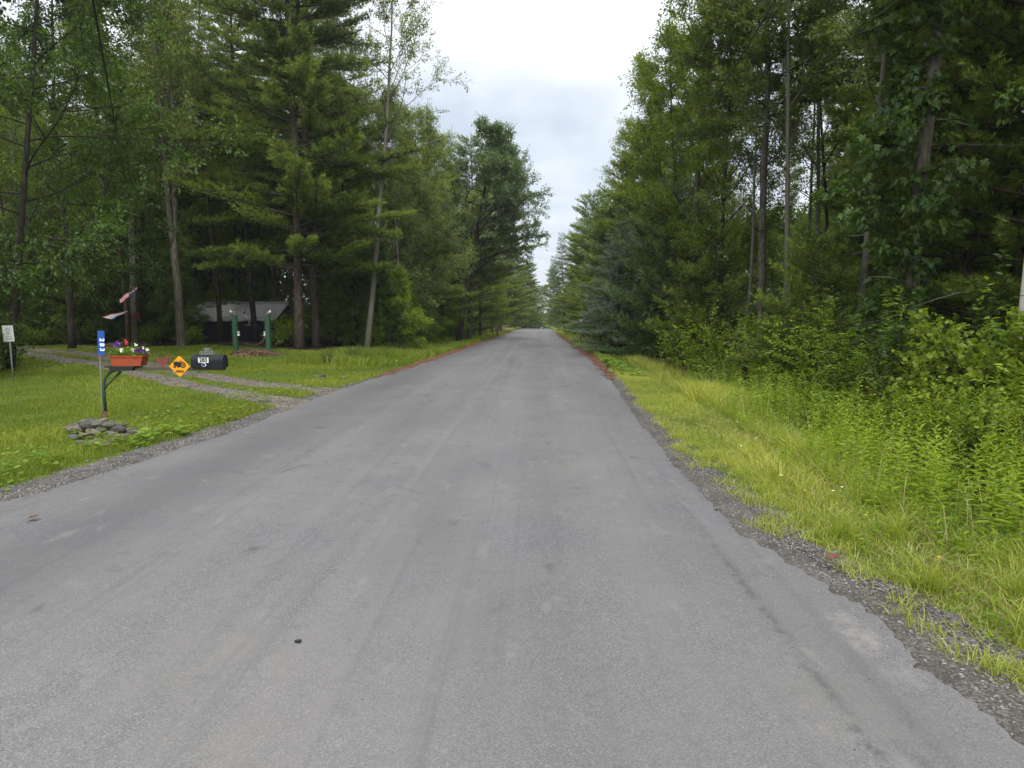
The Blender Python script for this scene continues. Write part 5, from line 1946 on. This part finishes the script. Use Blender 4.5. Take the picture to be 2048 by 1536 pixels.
def flag_mesh(root, corners, nx_, ny_, name_mats, pick, ripple=0.03):
    """cloth between four corners, split in parts by colour"""
    A, B, C_, D_ = [np.array(c) for c in corners]
    byc = {}
    for i_ in range(nx_):
        for j_ in range(ny_):
            byc.setdefault(pick(i_ / nx_, j_ / ny_), []).append((i_, j_))
    for colr, cells in byc.items():
        m = MB()
        for (i_, j_) in cells:
            quad = []
            for di, dj in ((0, 0), (1, 0), (1, 1), (0, 1)):
                u, v = (i_ + di) / nx_, (j_ + dj) / ny_
                p = (A * (1 - u) + B * u) * (1 - v) + (D_ * (1 - u) + C_ * u) * v
                quad.append(p + np.array([0.01 * math.sin(9 * u), ripple * math.sin(8 * u + 2 * v), ripple * .5 * math.sin(11 * u + 1)]))
            qd = np.array(quad)
            m.add(np.concatenate([qd, qd + np.array([0, .004, 0])]), [[0, 1, 2, 3], [7, 6, 5, 4], [0, 4, 5, 1], [1, 5, 6, 2], [2, 6, 7, 3], [3, 7, 4, 0]])
        link(name_mats[colr][0], m.mesh(name_mats[colr][0], M[name_mats[colr][1]]), root)


fl0 = u0 + Vector(LU(268, 600, -.16))
LF = lambda px, py, dy=-.16: np.array(P(px, py, u0.y + dy) - fl0)
fg = thing('flag', 'red white and blue striped flag on a slanted staff on the utility pole', 'flag', fl0)
part('staff', lambda m: m.tube([LF(266, 606, -.10), LF(275, 573, -.55)], 0.010, 8), 'grey_metal', fg)
flag_mesh(fg, (LF(274, 574, -.5), LF(238, 598, -.8), LF(240, 606, -1.35), LF(270, 586, -1.0)), 18, 7,
          {'r': ('red_stripes', 'flag_red'), 'w': ('white_stripes', 'flag_white'), 'b': ('blue_canton', 'flag_blue')},
          lambda u, v: 'b' if (u < .38 and v > .35) or v > 0.88 else ('r' if int(v * 7) % 2 == 0 else 'w'))
pf0 = u0 + Vector(LU(262, 640, -.14))
LP = lambda px, py, dy=-.2: np.array(P(px, py, u0.y + dy) - pf0)
pn2 = thing('pennant', 'grey triangular pennant with coloured edges below the striped flag', 'flag', pf0)
part('staff', lambda m: m.tube([LP(265, 636, -.08), LP(258, 620, -.5)], 0.009, 8), 'grey_metal', pn2)
flag_mesh(pn2, (LP(257, 621, -.5), LP(202, 633.5, -1.0), LP(224, 639, -1.7), LP(250, 625.5, -.9)), 14, 6,
          {'g': ('cloth', 'grey_cloth'), 'r': ('red_edge', 'flag_red'), 'b': ('blue_edge', 'flag_blue')}, lambda u, v: 'r' if v < .13 else ('b' if v > .8 else 'g'), 0.02)

pt = u0 + Vector(ptop)
cab = []
pa, pb_ = Vector(pt) + Vector((0, -.1, -.05)), P(190, 0, 12.5)
pc = pb_ + (pb_ - pa) * 0.75
for t in np.linspace(0, 1, 30):
    p = pa.lerp(pc, t)
    cab.append((p.x, p.y, p.z - 0.9 * 4 * t * (1 - t) * .35))
part_root = tag(link('power_cable', (lambda m: (m.tube(cab, 0.019, 8), m.mesh('power_cable', M['cable'], True))[1])(MB())), 'thick black cable sagging down to the utility pole', 'cable')
cab2 = [tuple(P(1640, -160, 10).lerp(P(1345, 285, 33), t) - Vector((0, 0, 0.5 * 4 * t * (1 - t)))) for t in np.linspace(0, 1, 24)]
tag(link('power_cable', (lambda m: (m.tube(cab2, 0.013, 8), m.mesh('power_cable', M['cable'], True))[1])(MB())), 'thin black cable slanting through the right hand tree tops', 'cable')
cab3 = [tuple(P(1175, -22, 30).lerp(P(1035, 62, 75), t)) for t in np.linspace(0, 1, 8)]
tag(link('power_cable', (lambda m: (m.tube(cab3, 0.006, 6), m.mesh('power_cable', M['dull_metal'], True))[1])(MB())), 'faint thin wire crossing the bright sky over the road', 'cable')

# --- two green posts with lamps, and the rope between them
for px0, px1, side, lb, cap in ((467, 475.5, 1, 'green timber post with white spool, nearer the forked maple', -1), (532.5, 541, -1, 'green timber post with white spool, beside the rope end', 1)):
    g0 = G((px0 + px1) / 2 + 1, 701)
    LG = local(g0)
    gp = thing('green_post', lb, 'post', g0, group='green posts on the lawn')
    topz = LG(px0, 631)[2]
    wdt = (px1 - px0) * g0.y / 1400
    part('post', lambda m: m.box((0, 0, topz / 2 - .1), (wdt, wdt, topz + .2)), 'green_post', gp)
    cp = part('lamp', lambda m: (m.tube([(cap * .02, 0, topz + 0.001), (cap * .02, 0, topz + .05), (cap * .03, 0, topz + .10)], [.05, .085, .075], 12),
                                 m.tube([(cap * .03, 0, topz + .10), (cap * .05, 0, topz + .16)], [.10, .03], 12)), 'far_grey', gp, True)
    part('lamp_glass', lambda m: m.tube([(cap * .10, -.05, topz + .10), (cap * .12, -.05, topz + .135), (cap * .14, -.05, topz + .20)], [.025, .045, .03], 10), 'white_plate', cp, True)
    zi = LG(px0, 667)[2]
    part('spool', lambda m: m.tube([(side * (wdt / 2 + .05), -.02, zi + a_) for a_ in (-.085, -.06, -.03, .03, .06, .085)], [.055, .055, .036, .036, .055, .055], 12), 'white_plate', gp, False)
    if side == 1:
        pL = Vector(g0) + Vector((wdt / 2 + .03, 0, zi))
    else:
        pR = Vector(g0) + Vector((-wdt / 2 - .03, 0, zi))
rope = [tuple(P(a, b, g0.y - .05)) for a, b in ((530, 672), (528, 679), (524, 684), (517, 688.5), (508, 690), (499, 688.5), (490, 686))]
tag(link('rope', (lambda m: (m.tube(rope, 0.016, 6), m.mesh('rope', M['rope'], True))[1])(MB())), 'slack brown rope hanging from the right green post', 'rope')


def mulch(px0, px1, py, half, mat, seed, hh=0.12):
    r = np.random.default_rng(seed)
    a, b = G(px0, py), G(px1, py)
    c = (a + b) / 2
    rx, ry_ = (b - a).length / 2, half
    m = MB()
    ring = []
    for k in range(7):
        f = k / 6
        th = np.arange(40) / 40 * 6.283
        wv = 1 + 0.08 * np.sin(3 * th + seed) + .05 * np.sin(7 * th)
        x = c.x + rx * f * wv * np.cos(th)
        y = c.y + ry_ * f * wv * np.sin(th)
        ring.append(np.stack([x, y, H(x, y) + hh * (1 - f * f) + 0.012], -1))
    V = np.stack(ring)
    i = np.arange(6)[:, None] * 40 + np.arange(40)[None]
    k2 = np.arange(6)[:, None] * 40 + (np.arange(40)[None] + 1) % 40
    m.add(V.reshape(-1, 3), np.stack([i, k2, k2 + 40, i + 40], -1).reshape(-1, 4))
    n = 1500
    f = np.sqrt(r.uniform(0, 1, n)) * 1.03
    th = r.uniform(0, 6.283, n)
    x = c.x + rx * f * np.cos(th)
    y = c.y + ry_ * f * np.sin(th)
    add_leaves(m, np.stack([x, y, H(x, y) + hh * (1 - f * f).clip(0) + 0.02], -1), rnd_dir(n, r) * np.array([1, 1, .35]), r.uniform(.05, .13, n), r, 0.4, 0.7, 0.1, 0, None, 'diamond')
    tag(link('mulch', m.mesh('mulch', M[mat], False)), kind='stuff')


mulch(457, 563, 711, 0.75, 'mulch', 1, 0.16)
mulch(212, 300, 689, 1.1, 'mulch_pale', 2, 0.10)

# --- low shed with a grey roof among the trunks
D0 = 37.0
sA, sB = P(362, 640, D0), P(549, 642, D0)
rA, rB = P(362, 607, D0 + 2.2), P(551, 606, D0 + 2.2)
gz = float(H(sA.x, D0)) - .1
shd = thing('shed', 'low shed with a silver grey tarpaulin roof behind the dark trunks', 'shed', Vector(((sA.x + sB.x) / 2, D0 + 1.5, gz)))
so_ = Vector(shd.location)
ze, zr = sA.z - gz, rA.z - gz
wx = (sB.x - sA.x) / 2


def shed_wall(m):
    m.prism([(-1.35, 0), (3.0, 0), (3.0, ze), (.75, zr - .05), (-1.35, ze)], 2 * wx - .25, RZ(math.pi / 2))


part('wall', shed_wall, 'navy', shd)


def shed_roof(m):
    nx_, ny2 = 40, 8
    V = []
    for j in range(ny2 + 1):
        for i_ in range(nx_ + 1):
            u, v = i_ / nx_, j / ny2
            x = -wx + 2 * wx * u
            sag = 0.05 * math.sin(u * 19) * math.sin(v * 3.14) + 0.03 * math.sin(u * 47 + v * 4)
            V.append((x, -1.55 + 2.3 * v, ze - .03 + (zr - ze + .03) * v + sag + .02))
    n_ = len(V)
    V2 = V + [(x, y, z - .05) for x, y, z in V]
    i = np.arange(ny2)[:, None] * (nx_ + 1) + np.arange(nx_)[None]
    Q = np.stack([i, i + 1, i + nx_ + 2, i + nx_ + 1], -1).reshape(-1, 4)
    m.add(V2, Q, Q[:, ::-1] + n_)
    m.box((0, 1.9, (ze + zr) / 2 + .02), (2 * wx, 2.75, .05), RX(-math.atan2(zr - ze, 2.3)))


part('roof', shed_roof, 'tarp', shd)
part('ornament', lambda m: (m.tube([(1.25, -1.7, ze - .25), (1.25, -1.7, ze + .05), (1.05, -1.7, ze + .2), (.85, -1.7, ze + .3)], [.03, .05, .06, .02], 8),
                            m.tube([(1.25, -1.7, ze + .05), (1.5, -1.7, ze + .22)], [.07, .03], 8),
                            m.box((1.25, -1.7, ze - .27), (.4, .1, .03))), 'white_plate', shd, True)

# --- things further down the road
f0 = G(995, 673)
FM = thing('mailbox', 'distant black mailbox above a grey panel by the far left verge', 'mailbox', f0)
kf = f0.y / 1400
part('post', lambda m: m.box((0, 0, .30), (.10, .10, .9)), 'dark_board', FM)
part('panel', lambda m: m.box((.10, -.09, .74), (.56, .05, .36)), 'far_grey', FM)
rr = .13
part('body', lambda m: m.prism([(-rr, .93), (rr, .93)] + [(rr * math.cos(a), 1.06 + rr * math.sin(a)) for a in np.linspace(0, math.pi, 11)], .62, T((.10, .06, 0)) @ RZ(math.pi / 2)), 'black_paint', FM)
part('rail', lambda m: m.box((-.62, 0, .50), (1.1, .06, .05)), 'plank', FM)
t0 = G(1127, 664)
tp = thing('thin_post', 'thin dark stake at the far right verge', 'post', t0)
part('stake', lambda m: m.tube([(0, 0, -.2), (0, 0, 2.4)], .05, 8), 'dark_board', tp)
part('collar', lambda m: m.tube([(0, 0, .9), (0, 0, 1.0)], .07, 8), 'rust', tp)
w0 = on_ground(*at(1162, 655, 52))
wp = thing('marker_board', 'narrow white board on a post left of the tiered spruce', 'sign', w0)
wz0, wz1 = P(1162, 652, 52).z - w0.z, P(1162, 632, 52).z - w0.z
part('post', lambda m: m.box((0, .05, wz1 / 2), (.07, .06, wz1)), 'dark_board', wp)
part('board', lambda m: m.box((0, 0, (wz0 + wz1) / 2), (.16, .03, wz1 - wz0)), 'white_plate', wp)

# --- dead wood
rng = np.random.default_rng(401)


def dead(name, label, start, d, length, r0_, n=4, wander=.12, lift=0.0, cat='branch'):
    m = MB()
    b = grow(start, d, length, 10, wander, lift, rng)
    m.tube(b, np.linspace(r0_, r0_ * .25, 11), 6)
    for k in range(n):
        q, dq = sample(b, rng.uniform(.35, .95))
        s_ = grow(q, side_dir(dq, R(rng.uniform(25, 60)), rng.uniform(0, 6.28), rng), length * rng.uniform(.15, .4), 5, wander * 1.5, lift, rng)
        m.tube(s_, np.linspace(r0_ * .4, r0_ * .12, 6), 4)
    tag(link(name, m.mesh(name, M['dead_wood'], True)), label, cat)


p = G(770, 697)
dead('fallen_branch', 'bare grey fallen branch in the grass below the pale birch', (p.x, p.y, p.z + .25), (1, 0, -.05), 1.1, .025, 3)
p = P(1920, 585, 13.0)
dead('dead_branch', 'bare pale dead branch arching in the dark right hand woods', tuple(p), (-1, -.1, .15), 1.4, .016, 6, .12, -.09)
p = P(767, 322, 31.0)
dead('bare_limb', 'bare crooked grey limb sticking out of the pale birch over the verge', tuple(p), (1, -.1, .42), 2.7, .055, 7, .10, -.03)
p = P(1510, 425, 21.6)
dead('broken_limb', 'broken pale side limb on the thin aspen left of the tall bare pine', tuple(p), (-1, -.1, .75), .75, .035, 1, .05, 0)

# --- small things on the road
p = G(597, 1306)
z0 = float(prof(p.y)) + 0.02
o = link('pine_cone', stone_mesh(3, .021, .013, .009), None, (p.x, p.y, z0 + .007))
o.rotation_euler = (0, 0, .25)
o.data.materials[0] = M['black_ink']
tag(o, 'small dark pine cone lying alone on the near asphalt', 'pine cone')
for px, py, lb in ((1658, 1119, 'rust red dead leaf lying on the dark dirt at the right edge'), (58, 1053, 'dry brown leaf on the asphalt at the left edge of the picture')):
    p = G(px, py)
    m = MB()
    add_leaves(m, np.array([[0, 0, .012]]), np.array([[1, .3, .12]]), .085, np.random.default_rng(5), .6, .95, .2, -.1, None, 'lobed')
    tag(link('dead_leaf', m.mesh('dead_leaf', M['hen_red'] if px > 999 else M['rust']), None, (p.x, p.y, max(p.z, float(prof(p.y)) if px < 999 else -9) + (.02 if px < 999 else .0))), lb, 'leaf')

# ------------------------------------------------------------------ sky, sun, exposure
w = bpy.data.worlds.new('World')
sc.world = w
w.use_nodes = True
nt = w.node_tree
nt.nodes.clear()
g = N(nt)
SUN_EL, SUN_AZ = R(50), R(172)
sky = g.node('ShaderNodeTexSky', sky_type='NISHITA')
sky.sun_disc = False
sky.sun_elevation = SUN_EL
sky.sun_rotation = SUN_AZ
sky.air_density = 1.2
sky.dust_density = 2.0
tc = g.node('ShaderNodeTexCoord')
sep = g.node('ShaderNodeSeparateXYZ')
g.link(tc.outputs['Generated'], sep.inputs[0])
# project the direction on a cloud ceiling so that the bank of cloud recedes to the horizon
zc = g.math('MAXIMUM', sep.outputs[2], 0.06)
cv = g.node('ShaderNodeCombineXYZ')
g.link(g.math('DIVIDE', sep.outputs[0], zc), cv.inputs[0])
g.link(g.math('DIVIDE', sep.outputs[1], zc), cv.inputs[1])
cn = g.noise(cv.outputs[0], 0.55, 7, 0.55, 0.3)
cn2 = g.noise(cv.outputs[0], 0.17, 4, 0.5, 0.2)
cn3 = g.noise(tc.outputs['Generated'], 3.2, 5, 0.55, 0.3)
base = g.ramp(sep.outputs[2], [(0.0, (3.5, 4.0, 4.6)), (0.15, (3.3, 3.85, 4.55)), (0.27, (4.9, 5.3, 5.9)), (0.40, (8.6, 8.8, 9.1)), (1.0, (15.5, 15.4, 15.2))])
# sky behind the camera brightened as added front light on the foliage
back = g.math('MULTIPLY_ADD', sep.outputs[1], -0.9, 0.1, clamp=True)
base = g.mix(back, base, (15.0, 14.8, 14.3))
dark = g.mix(0.45, base, (2.3, 2.85, 3.6))
lightc = g.mix(0.34, base, (11.5, 11.5, 11.5))
t_ = g.math('MULTIPLY_ADD', cn, 0.20, g.math('MULTIPLY_ADD', cn3, 0.68, g.math('MULTIPLY', cn2, 0.14)))
cloud = g.mix(g.ramp(t_, [(0.40, 0.0), (0.64, 1.0)]), dark, lightc)
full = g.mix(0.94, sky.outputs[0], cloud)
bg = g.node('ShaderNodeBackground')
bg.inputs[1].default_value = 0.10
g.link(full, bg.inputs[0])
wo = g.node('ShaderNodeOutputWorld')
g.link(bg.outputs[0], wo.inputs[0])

sl = bpy.data.lights.new('sun', 'SUN')
sl.energy = 1.5
sl.angle = R(12)
sl.color = (1.0, 0.965, 0.91)
so = bpy.data.objects.new('sun', sl)
col.objects.link(so)
so.rotation_euler = (math.pi / 2 - SUN_EL, 0, math.pi - SUN_AZ)

sc.view_settings.view_transform = 'Standard'
sc.view_settings.look = 'None'
sc.view_settings.exposure = 0.86
sc.view_settings.gamma = 1.0
sc.view_settings.use_curve_mapping = False
sc.render.engine = 'CYCLES'
cy = sc.cycles
cy.max_bounces = 8
cy.diffuse_bounces = 3
cy.glossy_bounces = 2
cy.transmission_bounces = 6
cy.transparent_max_bounces = 8
cy.sample_clamp_indirect = 6
cy.use_denoising = True
cy.caustics_reflective = False
cy.caustics_refractive = False

# ------------------------------------------------------------------ damp summer air
hm = bpy.data.materials.new('damp air')
hm.use_nodes = True
hm.node_tree.nodes.clear()
ho = hm.node_tree.nodes.new('ShaderNodeOutputMaterial')
hv = hm.node_tree.nodes.new('ShaderNodeVolumePrincipled')
hv.inputs['Color'].default_value = (0.86, 0.92, 1.0, 1)
hv.inputs['Density'].default_value = 0.00045
hv.inputs['Anisotropy'].default_value = 0.2
hm.node_tree.links.new(hv.outputs[0], ho.inputs['Volume'])
hb_ = MB()
hb_.box((0, 370, 7.5), (816, 876, 53))
tag(link('haze', hb_.mesh('haze', hm)), kind='stuff')
cy.volume_bounces = 0
